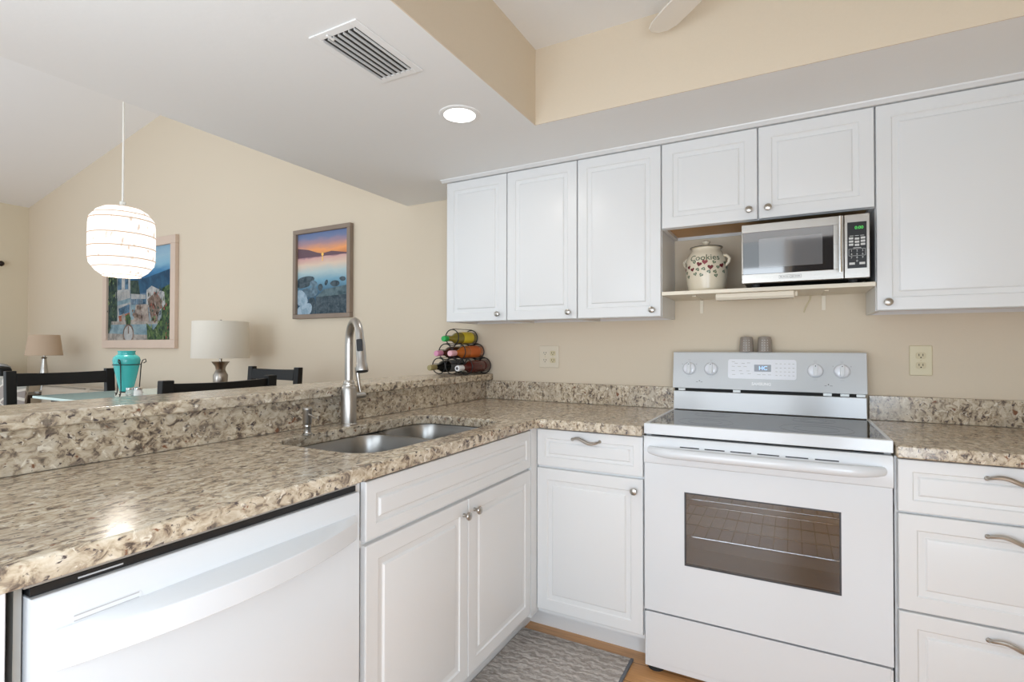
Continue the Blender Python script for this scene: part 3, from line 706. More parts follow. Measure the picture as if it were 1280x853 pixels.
# ------------------------------------------------------------------ microwave
MWv = thing('microwave', (.523, -.17, 1.450), 'stainless steel microwave with black glass door on the shelf', 'microwave')
ym = -.335
build('housing', MB().box(.318, .730, -.300, -.030, 1.463, 1.694), 'black_plastic', MWv, bevel=.004)
for a, b in ((.36, -.27), (.69, -.27), (.36, -.06), (.69, -.06)):
    build('foot', MB().lathe([(.014, 1.4503), (.016, 1.464)], (a, b, 0), 16), 'rubber', MWv)
f_ = MB().box(.312, .6555, ym, -.3005, 1.664, 1.6955).box(.312, .6555, ym, -.3005, 1.4635, 1.4985).box(.6235, .6555, ym, -.3005, 1.4985, 1.664).box(.312, .317, ym, -.3005, 1.4985, 1.664)
mdoor = build('door', f_, 'brushed_steel', MWv, bevel=.0015)
pane = build('door_glass', MB().box(.3172, .6233, ym+.002, -.302, 1.4987, 1.6638), 'dark_mirror', mdoor, label='black mirror glass')
build('viewing_window', MB().box(.374, .589, ym+.0014, ym+.0019, 1.5225, 1.6355), 'window_mirror', pane)
build('handle', MB().tube([(.643, ym-.028, 1.484), (.643, ym-.028, 1.688)], .0065, 14).box(.639, .647, ym-.028, ym+.001, 1.492, 1.502).box(.639, .647, ym-.028, ym+.001, 1.670, 1.680), 'chrome', mdoor)
lo = MB(); bx0, bx1, bz0, bz1 = .444, .519, 1.4755, 1.4885
for q in ((bx0, bx1, bz0, bz0+.0008), (bx0, bx1, bz1-.0008, bz1), (bx0, bx0+.0008, bz0, bz1), (bx1-.0008, bx1, bz0, bz1)): lo.box(q[0], q[1], ym-.0006, ym+.0002, q[2], q[3])
lo.text('BLACK+DECKER', .0092, ((bx0+bx1)/2, ym, 1.482), X, Z, -Y, .0003)
build('lettering', lo, 'print_dark', mdoor, label='dark maker lettering in a thin box')
pn = build('control_panel', MB().box(.658, .735, ym, -.3005, 1.4635, 1.6955), 'brushed_steel', MWv, bevel=.0015)
kp = build('keypad', MB().box(.667, .726, ym-.0012, ym+.0005, 1.4985, 1.667), 'black_plastic', pn)
build('digits', MB().text('0:00', .0155, (.703, ym-.0012, 1.6455), X, Z, -Y, .0003), 'led_green', kp, label='green clock digits')
bt = MB()
for r_ in range(3):
    for cxx in (.6785, .6965, .7145): bt.box(cxx-.0068, cxx+.0068, ym-.0022, ym-.0010, 1.6040-.0115*r_-(.002 if cxx == .6965 else 0), 1.6115-.0115*r_-(.002 if cxx == .6965 else 0))
for cxx in (.681, .712): bt.box(cxx-.0085, cxx+.0085, ym-.0022, ym-.0010, 1.5115, 1.5195)
for a in (.674, .690, .706): bt.box(a, a+.012, ym-.0016, ym-.0010, 1.616, 1.6175)
bt.box(.685, .709, ym-.0016, ym-.0010, 1.5715, 1.5735)
build('button', bt, 'key_light', kp)
nm = MB()
for r_, row in enumerate(('123', '456', '789')):
    for cxx, ch in zip((.6795, .6965, .7135), row): nm.text(ch, .010, (cxx, ym-.0012, 1.5620-.0125*r_), X, Z, -Y, .0003)
nm.text('0', .010, (.6965, ym-.0012, 1.5245), X, Z, -Y, .0003)
for q in ((.671, .722, 1.5685, 1.5693), (.671, .722, 1.5435, 1.5443), (.671, .6718, 1.5443, 1.5685), (.7212, .722, 1.5443, 1.5685)): nm.box(q[0], q[1], ym-.0016, ym-.0011, q[2], q[3])
build('numerals', nm, 'key_light', kp)

# ------------------------------------------------------------------ cookie jar
jc = (.155, -.165); J = thing('cookie_jar', (jc[0], jc[1], 1.450), 'cream stoneware cookie jar painted with hearts, left of the microwave', 'jar')
jprof = [(.070, 1.4503), (.0745, 1.4508), (.0755, 1.455), (.0795, 1.475), (.0850, 1.510), (.0875, 1.540), (.0872, 1.570), (.0835, 1.592), (.0765, 1.610), (.067, 1.625), (.0605, 1.633), (.0590, 1.642), (.0605, 1.645)]
def jr(z):
    for (r1, a), (r2, b) in zip(jprof, jprof[1:]):
        if a <= z <= b: return r1+(r2-r1)*(z-a)/(b-a)
    return jprof[-1][0]
jb = MB(); jb.lathe(jprof, (*jc, 0), 48)
def jpt(a, z, out=.0006):                          # a: arc position (m) from the front, measured to the right
    th = -1.435+a/.085; r = jr(z)+out              # front of the jar as it faces the room
    return Vector((jc[0]+r*math.cos(th), jc[1]+r*math.sin(th), z))
HEART = []
for i in range(20):
    t = 2*PI*i/20; HEART.append((.8*math.sin(t)**3, .05*(13*math.cos(t)-5*math.cos(2*t)-2*math.cos(3*t)-math.cos(4*t))))
def heart(a, z, s, rot, mi, center=None):
    c_, s_ = math.cos(rot), math.sin(rot)
    for sc, m_, o_ in ((s, mi, .0006),)+(((s*.5, center, .0010),) if center is not None else ()):
        q = [(sc*(x*c_-y*s_), sc*(x*s_+y*c_)) for x, y in HEART]
        k = len(q); jb._add([jpt(a, z, o_)]+[jpt(a+x, z+y, o_) for x, y in q], [(0, 1+i, 1+(i+1) % k) for i in range(k)], m_)
# positions from left to right around the visible front (degrees of arc turned into metres)
def ax(f): return math.asin(max(-.99, min(.99, f)))*.085      # f: -1..1 across the visible face
for f, z, s, rot, mi, ce in ((-.80, 1.558, .012, .3, 1, None), (-.64, 1.546, .012, .2, 1, None), (-.33, 1.567, .014, -.3, 1, None), (-.07, 1.575, .015, -.1, 2, None), (.19, 1.552, .015, 0, 1, None), (.70, 1.560, .014, .3, 1, None),
        (-.93, 1.57, .010, .4, 3, 4), (-.55, 1.577, .010, .4, 3, 4), (.36, 1.573, .010, -.4, 3, 4), (.86, 1.573, .012, .3, 3, None), (.53, 1.552, .010, 0, 3, 4), (.93, 1.553, .010, .3, 3, None),
        (-.40, 1.545, .0105, 2.6, 3, 4), (-.13, 1.546, .0105, 2.8, 3, 4), (.12, 1.533, .0105, 2.6, 3, 4), (.40, 1.533, .0105, 2.7, 3, 4), (.80, 1.535, .0105, 2.8, 3, 4), (-.52, 1.526, .0105, .3, 3, 4), (-.24, 1.520, .0105, -.5, 3, 4), (.45, 1.516, .0105, .2, 3, 4), (-.90, 1.535, .0105, .2, 3, 4), (-.84, 1.517, .0105, .2, 3, 4), (-.95, 1.55, .010, .2, 1, None)):
    heart(ax(f), z, s, rot, mi, ce)
jo = build('body', jb, ['stoneware', 'heart_red', 'heart_pink', 'heart_green', 'heart_center'], J, smooth=60)
build('lettering', MB().text('Cookies', .035, (0, 0, 0), X, Z, -Y, .0004, bold=.0002, fn=lambda q: jpt(q.x*1.12-.008, 1.594+q.y, .0008+max(0, q.z))), 'heart_green', J, label='dark green painted lettering')
build('lid', MB().lathe([(.060, 1.6455), (.0655, 1.6475), (.0640, 1.6500), (.042, 1.6555), (.014, 1.6585), (.011, 1.664), (.017, 1.671), (.018, 1.676), (.012, 1.680), (0, 1.681)], (*jc, 0), 40), 'stoneware', J)
build('lid_rim', MB().lathe([(.0655, 1.6464), (.0685, 1.6474), (.0685, 1.6498), (.0640, 1.6506)], (*jc, 0), 40, cap=False), 'jar_dark', J, label='dark glazed lid edge')
ra = Vector((math.cos(-.25), math.sin(-.25), 0))
for s_ in (1, -1):
    cc = Vector((*jc, 0)); ds = ra*s_
    build('ear_handle', MB().tube([cc+ds*.072+Z*1.610, cc+ds*.090+Z*1.605, cc+ds*.101+Z*1.592, cc+ds*.098+Z*1.578, cc+ds*.082+Z*1.560], [.005, .0062, .007, .0062, .005], 12), 'stoneware', J)

# ------------------------------------------------------------------ shakers on the range
for i, (sx_, lab) in enumerate(((.308, 'small taupe ribbed shaker with white dots on the range, left of the pair'), (.381, 'small taupe ribbed shaker with white dots on the range, right of the pair'))):
    s_ = thing('shaker', (sx_, -.050, 1.189), lab, 'shaker', 'taupe shakers on the range')
    mb = MB(); vs = []; fs = []; prof = [(.0285, 1.1892), (.0290, 1.192), (.0275, 1.225), (.0255, 1.250), (.0235, 1.256), (.016, 1.258), (0, 1.2583)]
    SG = 48
    for r_, z in prof:
        for j in range(SG):
            a = 2*PI*j/SG; q = r_*(1+(.025 if j % 4 < 2 else -.02)*(1 if 1.19 < z < 1.254 else 0)); vs.append((sx_+q*math.cos(a), -.050+q*math.sin(a), z))
    for k in range(len(prof)-1):
        for j in range(SG): fs.append((k*SG+j, k*SG+(j+1) % SG, (k+1)*SG+(j+1) % SG, (k+1)*SG+j))
    fs.append(tuple(range(SG))[::-1]); mb._add(vs, fs); build('body', mb, 'taupe_glaze', s_)
    dm = MB()
    for ang in (-1.9, -1.5, -1.1):
        for z in (1.197, 1.208, 1.219, 1.230, 1.241):
            q = .0285-(z-1.19)*.05+.0003
            dm.lathe([(.0001, -.0016), (.0018, -.0008), (.0022, 0), (.0018, .0008), (.0001, .0016)], (sx_+q*math.cos(ang), -.050+q*math.sin(ang), z), 8)
    build('dots', dm, 'dot_white', s_, label='raised white dots')

# ------------------------------------------------------------------ wine rack and bottles
RKx = [-1.255, -1.165, -1.075]; ZR = 1.0572; RR_ = .0435; TW = .0030
WR = thing('wine_rack', (-1.165, -.125, ZR), 'black wire wine rack stacked three-two-one on the bar ledge', 'wine rack')
slots = [(xx, ZR+RR_+TW) for xx in RKx]+[((RKx[0]+RKx[1])/2, ZR+RR_+TW+.0795), ((RKx[1]+RKx[2])/2, ZR+RR_+TW+.0795), (RKx[1], ZR+RR_+TW+.159)]
YFr, YBk = -.222, -.030
for xx, zz in slots:
    for yy in (YFr, YBk):
        build('ring', MB().tube([(xx+RR_*math.cos(2*PI*i/32), yy, zz+RR_*math.sin(2*PI*i/32)) for i in range(32)], TW, 8, closed=True), 'wire_black', WR)
    for an in (PI*.48, PI*.93):
        build('side_wire', MB().tube([(xx+(RR_+TW)*math.cos(an), YFr, zz+(RR_+TW)*math.sin(an)), (xx+(RR_+TW)*math.cos(an), YBk, zz+(RR_+TW)*math.sin(an))], .0018, 6), 'wire_black', WR)
fw = MB()
for yy in (YFr, YBk): fw.tube([(RKx[0], yy, ZR+TW), (RKx[2], yy, ZR+TW)], .002, 6)
build('base_wire', fw, 'wire_black', WR)
def bottle(slot, length, rad, cap, glass, label, lab_mat=None, cap_len=.045, name='wine_bottle', sl=.60, mark=False):
    xx, zz = slots[slot]; rb = rad; zc = zz
    yb = YBk+.004+.018; yt = yb-length
    o = thing(name, (xx, yb-length/2, zc-rb), label, 'wine bottle', 'wine bottles in the rack')
    L = length
    prof = [(rb*.55, 0), (rb*.9, -.002), (rb, -.008), (rb, -L*.55), (rb*.93, -L*.60), (rb*.72, -L*.66), (rb*.5, -L*.71), (.0152, -L*.76), (.0138, -L*.82), (.0138, -L*.985), (.012, -L)]
    g_ = build('glass', MB().lathe([(r_, yb+h) for r_, h in prof], (xx, 0, zc), 32, 'Y'), glass, o, smooth=50)
    build('cap', MB().lathe([(.0146, yt+cap_len), (.0156, yt+cap_len-.003), (.0158, yt+.008), (.0150, yt), (.0140, yt-.0015), (0, yt-.0015)], (xx, 0, zc), 24, 'Y'), cap, o)
    if lab_mat:
        build('label', MB().lathe([(rb+.0003, yb-L*.14), (rb+.0006, yb-L*.145), (rb+.0006, yb-L*.47), (rb+.0003, yb-L*.475)], (xx, 0, zc), 32, 'Y', cap=False), lab_mat, o)
    if mark:
        build('seal', MB().lathe([(.0010, yt-.0018), (.0045, yt-.0024), (.0075, yt-.0024), (.0075, yt-.0016)], (xx, 0, zc), 20, 'Y', cap=False), 'print_dark', o)
    # the bottle lies with its shoulder on the front ring, base slightly raised
    dr_ = RR_-TW-rb-.0004; tl = dr_/.192; px_, pz_ = YBk, zz
    for ch_ in o.children:
        for q in ch_.data.vertices:
            w_ = q.co+ORG[o]; q.co.z += (w_.y-px_)*tl
    return o
bottle(0, .300, 0.0345, 'cap_gold', 'glass_black', 'dark green-black wine bottle with gold cap, bottom left of the rack', 'label_grey', .055)
bottle(2, .295, 0.0345, 'cap_white', 'glass_red', 'dark red wine bottle with white cap, bottom right of the rack', None, .050, mark=True)
bottle(3, .300, .0340, 'cap_pink', 'glass_dark', 'dark brown wine bottle with bright pink cap, middle left of the rack', None, .050)
bottle(4, .300, 0.0345, 'cap_pale_pink', 'glass_orange', 'orange wine bottle with pale pink cap, middle right of the rack', 'label_orange', .050)
bottle(5, .295, .0340, 'cap_green', 'glass_olive', 'olive wine bottle with green cap and yellow label, top of the rack', 'label_yellow', .035)

# ------------------------------------------------------------------ pictures on the back wall
def picture(name, x0, x1, z0, z1, fw, depth, frame_mat, label, cat, ramp_mat, polys, mats, lip=.006):
    o = thing(name, ((x0+x1)/2, 0, z0), label, cat)
    mb = MB(); yf = -depth
    mb.box(x0, x1, yf, -.001, z0, z0+fw).box(x0, x1, yf, -.001, z1-fw, z1).box(x0, x0+fw, yf, -.001, z0+fw, z1-fw).box(x1-fw, x1, yf, -.001, z0+fw, z1-fw)
    build('frame', mb, frame_mat, o, bevel=.003)
    art = MB().box(x0+fw, x1-fw, -.014, -.004, z0+fw, z1-fw)
    ml = [ramp_mat]
    for i, (mt, pts) in enumerate(polys):
        if mt not in ml: ml.append(mt)
        if mt.startswith('stone_') and mt != 'stone_art' and len(pts) > 4:      # round the boulders' outlines
            for _ in range(2): pts = [q for a, b in zip(pts, pts[1:]+pts[:1]) for q in ((a[0]*.75+b[0]*.25, a[1]*.75+b[1]*.25), (a[0]*.25+b[0]*.75, a[1]*.25+b[1]*.75))]
        pts = [(min(max(a, x0+fw+.001), x1-fw-.001), min(max(b, z0+fw+.001), z1-fw-.001)) for a, b in pts]
        d = .0141+.00012*(i+1)
        art._add([(a, -d, b) for a, b in pts], [tuple(range(len(pts)))], ml.index(mt))
    build('canvas', art, ml, o)
SZ0, SZ1 = 1.411, 2.052
h = SZ1-SZ0
art_gradient('sunset_print', [(0.0, (0.02, 0.04, 0.07)), (.30, (.06, .13, .20)), (.42, (.18, .36, .47)), (.52, (.45, .55, .55)), (.60, (.72, .56, .44)), (.672, (.62, .36, .33)), (.686, (.30, .17, .22)), (.70, (.62, .24, .10)), (.76, (.85, .36, .14)), (.83, (.42, .26, .28)), (.90, (.17, .21, .35)), (1.0, (.13, .20, .38))], 0, h, .09, 6)
art_mottle('stone_dark', (.03, .05, .065), (.085, .115, .135), 30); art_mottle('stone_mid', (.08, .13, .17), (.17, .25, .31), 26); art_mottle('stone_pale', (.22, .32, .40), (.38, .48, .56), 22)
plain('sun_paint', (.95, .55, .12), .5); plain('hill_paint', (.13, .07, .09), .6); art_mottle('ledge_paint', (.05, .085, .10), (.13, .19, .21), 14)
disc = lambda cx, cz, r_, n_=14, k=1: [(cx+r_*math.cos(2*PI*i/n_), cz+k*r_*math.sin(2*PI*i/n_)) for i in range(n_)]
sunset = [('ledge_paint', [(-2.401, 1.613), (-2.160, 1.636), (-2.160, 1.43), (-2.482, 1.43), (-2.483, 1.563)]), ('stone_dark', [(-2.483, 1.563), (-2.165, 1.571), (-2.165, 1.43), (-2.482, 1.43)]), ('hill_paint', [(-2.68, 1.850), (-2.68, 1.921), (-2.557, 1.903), (-2.473, 1.878), (-2.42, 1.868), (-2.329, 1.879), (-2.160, 1.855), (-2.16, 1.849)]),
    ('sun_paint', disc(-2.418, 1.862, .012)), ('sun_paint', [(-2.424, 1.848), (-2.412, 1.848), (-2.414, 1.815), (-2.422, 1.815)]),
    ('stone_dark', [(-2.68, 1.699), (-2.595, 1.718), (-2.51, 1.713), (-2.491, 1.689), (-2.542, 1.656), (-2.555, 1.639), (-2.68, 1.626)]), ('stone_mid', [(-2.548, 1.67), (-2.516, 1.686), (-2.467, 1.67), (-2.471, 1.634), (-2.535, 1.638)]),
    ('stone_dark', [(-2.462, 1.647), (-2.427, 1.658), (-2.408, 1.631), (-2.432, 1.596), (-2.462, 1.616)]), ('stone_dark', [(-2.395, 1.665), (-2.374, 1.684), (-2.358, 1.668), (-2.376, 1.638), (-2.395, 1.643)]), ('stone_dark', [(-2.346, 1.654), (-2.309, 1.673), (-2.254, 1.666), (-2.248, 1.639), (-2.29, 1.624), (-2.327, 1.635)]), ('stone_dark', [(-2.257, 1.683), (-2.23, 1.696), (-2.195, 1.69), (-2.192, 1.666), (-2.23, 1.66)]),
    ('stone_mid', [(-2.555, 1.63), (-2.49, 1.64), (-2.451, 1.597), (-2.502, 1.56), (-2.567, 1.567)]), ('stone_mid', [(-2.62, 1.62), (-2.56, 1.635), (-2.55, 1.56), (-2.60, 1.57)]), ('stone_dark', [(-2.554, 1.557), (-2.483, 1.563), (-2.482, 1.43), (-2.533, 1.43), (-2.511, 1.501), (-2.554, 1.53)]),
    ('stone_pale', [(-2.68, 1.626), (-2.607, 1.614), (-2.56, 1.549), (-2.567, 1.517), (-2.68, 1.498)]), ('stone_pale', [(-2.68, 1.493), (-2.554, 1.53), (-2.511, 1.501), (-2.54, 1.43), (-2.68, 1.43)])]
picture('framed_photo', -2.703, -2.135, SZ0, SZ1, .031, .034, 'frame_weathered', 'framed sunset-over-rocks picture in a grey-brown wood frame, right of the lamps', 'picture', 'sunset_print', sunset, None)
PZ0, PZ1 = 1.196, 2.185; h = PZ1-PZ0
art_gradient('harbour_sky', [(0, (.35, .30, .25)), (.45, (.16, .24, .30)), (.54, (.03, .08, .16)), (.62, (.02, .085, .20)), (.70, (.05, .20, .38)), (.76, (.22, .42, .55)), (.84, (.30, .46, .56)), (1, (.18, .33, .48))], 0, h, .10, 5)
art_mottle('foliage_art', (.012, .035, .022), (.09, .15, .05), 26); art_mottle('foliage_dark', (.012, .03, .03), (.05, .085, .06), 22); art_mottle('white_art', (.26, .28, .29), (.46, .45, .43), 14); art_mottle('brown_art', (.10, .06, .045), (.26, .19, .15), 24)
plain('leaf_pale', (.16, .22, .09), .6); plain('leaf_red', (.26, .07, .045), .6); art_mottle('pale_blue_art', (.12, .20, .24), (.25, .34, .37), 12); art_mottle('stone_art', (.22, .20, .18), (.40, .36, .32), 18); art_mottle('path_art', (.20, .15, .13), (.40, .34, .29), 16); art_mottle('roof_art', (.03, .07, .11), (.10, .19, .28), 18); art_mottle('red_art', (.20, .05, .03), (.36, .13, .07), 30); art_mottle('deep_blue_art', (.012, .05, .10), (.03, .105, .19), 7)
harbour = [('deep_blue_art', [(-4.926, 1.834), (-4.701, 1.837), (-4.25, 1.90), (-4.25, 1.70), (-4.699, 1.70), (-4.95, 1.70)]), ('foliage_dark', [(-5.40, 1.95), (-5.204, 1.95), (-5.195, 1.464), (-5.274, 1.376), (-5.40, 1.30)]), ('foliage_dark', [(-4.97, 1.83), (-4.828, 1.82), (-4.794, 1.69), (-4.95, 1.66)]), ('foliage_art', [(-4.43, 1.73), (-4.25, 1.77), (-4.25, 1.40), (-4.44, 1.45)]),
    ('white_art', [(-5.204, 1.93), (-4.966, 1.91), (-4.958, 1.459), (-5.188, 1.45)]), ('roof_art', [(-5.194, 1.86), (-5.12, 1.86), (-5.12, 1.75), (-5.194, 1.75)]), ('roof_art', [(-5.06, 1.86), (-5.0, 1.86), (-5.0, 1.75), (-5.06, 1.75)]), ('pale_blue_art', [(-5.20, 1.64), (-4.964, 1.665), (-4.962, 1.625), (-5.192, 1.60)]), ('roof_art', [(-5.173, 1.571), (-4.971, 1.608), (-4.97, 1.529), (-5.155, 1.508)]), ('red_art', [(-5.172, 1.499), (-4.97, 1.529), (-4.968, 1.459), (-5.154, 1.449)]), ('stone_art', disc(-5.08, 1.48, .035, 12, 1.3)),
    ('white_art', [(-4.95, 1.704), (-4.698, 1.683), (-4.697, 1.645), (-4.945, 1.655)]), ('roof_art', [(-4.945, 1.655), (-4.697, 1.645), (-4.697, 1.590), (-4.938, 1.60)]), ('path_art', [(-4.93, 1.60), (-4.66, 1.597), (-4.64, 1.44), (-4.96, 1.44)]), ('pale_blue_art', [(-4.94, 1.60), (-4.86, 1.60), (-4.90, 1.46), (-4.96, 1.46)]),
    ('white_art', [(-4.683, 1.725), (-4.60, 1.76), (-4.514, 1.733), (-4.394, 1.694), (-4.377, 1.577), (-4.511, 1.50), (-4.681, 1.60)]), ('brown_art', [(-4.666, 1.639), (-4.529, 1.70), (-4.422, 1.612), (-4.48, 1.514), (-4.508, 1.423), (-4.585, 1.424)]),
    ('pale_blue_art', [(-5.30, 1.43), (-4.448, 1.422), (-4.446, 1.313), (-5.34, 1.331)]), ('stone_art', [(-5.30, 1.452), (-4.419, 1.436), (-4.448, 1.412), (-5.30, 1.421)]), ('stone_art', [(-5.36, 1.337), (-4.66, 1.316), (-4.674, 1.25), (-5.36, 1.25)]),
    ('foliage_art', [(-4.678, 1.426), (-4.56, 1.36), (-4.449, 1.446), (-4.392, 1.578), (-4.25, 1.622), (-4.25, 1.24), (-4.659, 1.24)]), ('foliage_art', [(-5.046, 1.496), (-4.986, 1.521), (-4.945, 1.476), (-4.956, 1.371), (-5.016, 1.372)]), ('brown_art', disc(-4.986, 1.325, .098)), ('white_art', disc(-4.986, 1.328, .078)), ('brown_art', [(-4.995, 1.40), (-4.975, 1.40), (-4.975, 1.33), (-4.995, 1.33)])]
rl = random.Random(3)
for i in range(70):
    cx, cz = rl.uniform(-4.64, -4.28), rl.uniform(1.26, 1.62)
    if cz > 1.30+(cx+4.66)*1.0+.12: continue
    harbour.append((rl.choice(['leaf_pale', 'foliage_dark', 'leaf_pale', 'foliage_dark', 'leaf_red']), [(cx, cz), (cx+rl.uniform(.012, .03), cz+rl.uniform(.0, .025)), (cx+rl.uniform(.0, .02), cz+rl.uniform(.025, .045))]))
for i in range(40):
    cx, cz = rl.uniform(-5.36, -5.21), rl.uniform(1.36, 1.90)
    harbour.append((rl.choice(['leaf_pale', 'foliage_art', 'foliage_art']), [(cx, cz), (cx+rl.uniform(.01, .025), cz+rl.uniform(.0, .02)), (cx+rl.uniform(.0, .015), cz+rl.uniform(.02, .04))]))
for i in range(30):
    cx, cz = rl.uniform(-4.65, -4.42), rl.uniform(1.50, 1.70)
    harbour.append((rl.choice(['brown_art', 'stone_art', 'leaf_red', 'foliage_dark']), [(cx, cz), (cx+rl.uniform(.01, .03), cz+rl.uniform(-.01, .02)), (cx+rl.uniform(.0, .015), cz+rl.uniform(.02, .05))]))
for i in range(9):
    cx = -5.19+.026*i; harbour.append(('white_art', [(cx, 1.67), (cx+.006, 1.67), (cx+.006, 1.73), (cx, 1.73)]))
for i in range(8):
    cx = -4.94+.031*i; harbour.append(('white_art', [(cx, 1.60), (cx+.005, 1.60), (cx+.005, 1.65), (cx, 1.65)]))
for i in range(5): harbour.append(('brown_art', disc(rl.uniform(-4.90, -4.68), rl.uniform(1.46, 1.58), rl.uniform(.010, .022), 8)))
picture('framed_painting', -5.440, -4.200, PZ0, PZ1, .075, .034, 'frame_pale', 'large framed seaside garden painting in a pale frame behind the pendant lamp', 'picture', 'harbour_sky', harbour, None)

# ------------------------------------------------------------------ ceiling fixtures
RL = thing('recessed_light', (-.640, -.928, SOF), 'round recessed ceiling light glowing white in the dropped ceiling', 'ceiling light')
build('trim_ring', MB().lathe([(.061, SOF-.0045), (.066, SOF-.006), (.078, SOF-.003), (.080, SOF-.0003)], (-.640, -.928, 0), 48, cap=False), 'ceiling_white', RL)
build('lens', MB().lathe([(0, SOF-.0046), (.0615, SOF-.0044), (.0615, SOF-.001), (0, SOF-.001)], (-.640, -.928, 0), 48), 'lamp_lens', RL)
ll = bpy.data.lights.new('recessed_lamp', 'AREA'); ll.shape = 'DISK'; ll.size = .12; ll.energy = 1.6; ll.color = (1, .95, .88)
lo_ = bpy.data.objects.new('recessed_lamp', ll); COL.objects.link(lo_); lo_.parent = RL; lo_.location = (0, 0, -.012)

VT = thing('ceiling_vent', (-.651, -1.400, SOF), 'white louvred air vent in the dropped ceiling', 'vent')
a0, a1, b0_, b1_ = -.746, -.560, -1.552, -1.254
vf = MB()
ii = .026
for (xa, xb, ya, yb_) in ((a0, a0+ii, b0_, b1_), (a1-ii, a1, b0_, b1_), (a0+ii, a1-ii, b0_, b0_+ii), (a0+ii, a1-ii, b1_-ii, b1_)): vf.box(xa, xb, ya, yb_, SOF-.005, SOF-.0005)
build('frame', vf, 'ceiling_white', VT, bevel=.0025)
build('backing', MB().box(a0+ii, a1-ii, b0_+ii, b1_-ii, SOF-.0015, SOF-.0005), 'duct_grey', VT, label='dark duct opening')
n_l = 7
for i in range(n_l):
    xc = a0+ii+.006+(a1-a0-2*ii-.012)*i/(n_l-1)
    build('louver', MB().prism([(xc-.0012, SOF-.0018), (xc+.0002, SOF-.0018), (xc+.0010, SOF-.0105), (xc-.0004, SOF-.0105)], (0, 0, 0), X, Z, Y, b0_+ii, b1_-ii), 'ceiling_white', VT)
build('damper_lever', MB().box(-.682, -.676, b0_+.008, b0_+.034, SOF-.0125, SOF-.008), 'ceiling_white', VT)

FN = thing('ceiling_fan', (.52, -1.22, 2.20), 'white ceiling fan in the raised tray, one blade tip showing', 'fan')
build('canopy', MB().lathe([(.0, TZ), (.075, TZ), (.072, TZ-.02), (.05, TZ-.035), (.05, TZ-.05)], (.52, -1.22, 0), 32), 'fan_white', FN)
build('motor', MB().lathe([(.03, TZ-.045), (.10, TZ-.05), (.115, TZ-.07), (.115, TZ-.125), (.09, TZ-.15), (.05, TZ-.165), (0, TZ-.167)], (.52, -1.22, 0), 36), 'fan_white', FN)
for k in range(4):
    an = math.radians(135.6+90*k); T = Matrix.Translation((.52, -1.22, 2.300)) @ Matrix.Rotation(an, 4, 'Z') @ Matrix.Rotation(math.radians(-9), 4, 'X')
    bl = MB(); bl.T = T
    poly = [(.17, -.040), (.30, -.052), (.50, -.056), (.575, -.054), (.608, -.040), (.622, -.012), (.620, .016), (.606, .036), (.575, .047), (.50, .052), (.30, .048), (.17, .038)]
    bl.prism(poly, (0, 0, 0), X, Y, Z, -.003, .003); bo = build('blade', bl, 'fan_white', FN, bevel=.001)
    bi = MB(); bi.T = T; bi.box(.09, .20, -.018, .018, .003, .007); build('blade_arm', bi, 'fan_white', bo)

# pendant lantern over the dining table
pc = Vector((-2.124, -1.388, 1.672)); PL = thing('pendant_lamp', (pc.x, pc.y, 1.514), 'glowing white woven drum pendant lamp hanging over the dining table', 'pendant lamp')
pr_ = [(.070, -.151), (.095, -.132), (.118, -.100), (.122, -.072), (.123, 0), (.122, .072), (.118, .100), (.095, .132), (.070, .148)]
sh = MB(); sh.lathe([(r_, pc.z+h_) for r_, h_ in pr_], (pc.x, pc.y, 0), 48, cap=False)
build('shade', sh, 'lantern_cord', PL, smooth=60, label='glowing white woven shade')
bd = MB()
for r_, h_ in ((.1217, -.080), (.1227, -.030), (.1227, .026), (.1195, .092), (.1065, .116), (.1065, -.116), (.0705, .147), (.0705, -.150)):
    bd.lathe([(r_, pc.z+h_-.0022), (r_+.0018, pc.z+h_), (r_, pc.z+h_+.0022)], (pc.x, pc.y, 0), 48, cap=False)
build('band', bd, 'lantern_band', PL)
build('cap', MB().lathe([(.070, pc.z+.146), (.070, pc.z+.149), (.012, pc.z+.153), (.012, pc.z+.178), (.005, pc.z+.182)], (pc.x, pc.y, 0), 24), 'fan_white', PL)
build('cord', MB().tube([(pc.x, pc.y, pc.z+.18), (pc.x, pc.y, vz(pc.x)-.01)], .0042, 8), 'fan_white', PL)
build('canopy', MB().lathe([(.06, vz(pc.x)-.004), (.06, vz(pc.x)-.02), (.01, vz(pc.x)-.03)], (pc.x, pc.y, 0), 24), 'fan_white', PL)
pl_ = bpy.data.lights.new('pendant_bulb', 'POINT'); pl_.energy = 4; pl_.color = (1, .93, .84); pl_.shadow_soft_size = .05
po = bpy.data.objects.new('pendant_bulb', pl_); COL.objects.link(po); po.parent = PL; po.location = (0, 0, .02)

# ------------------------------------------------------------------ dining area
TBL = thing('dining_table', (-2.25, -1.2, 0), 'counter-height dining table with pale aqua glass top behind the bar', 'table')
tx0, tx1, ty0, ty1, tz = -2.547, -1.955, -1.547, -.875, .985
build('table_top', MB().box(tx0, tx1, ty0, ty1, tz-.012, tz), 'aqua_glass', TBL, bevel=.003)
build('apron', MB().box(tx0+.05, tx1-.05, ty0+.05, ty0+.07, tz-.09, tz-.0125).box(tx0+.05, tx1-.05, ty1-.07, ty1-.05, tz-.09, tz-.0125).box(tx0+.05, tx0+.07, ty0+.07, ty1-.07, tz-.09, tz-.0125).box(tx1-.07, tx1-.05, ty0+.07, ty1-.07, tz-.09, tz-.0125), 'black_wood', TBL)
for a in (tx0+.05, tx1-.11):
    for b in (ty0+.05, ty1-.11): build('leg', MB().box(a, a+.06, b, b+.06, 0, tz-.09), 'black_wood', TBL)

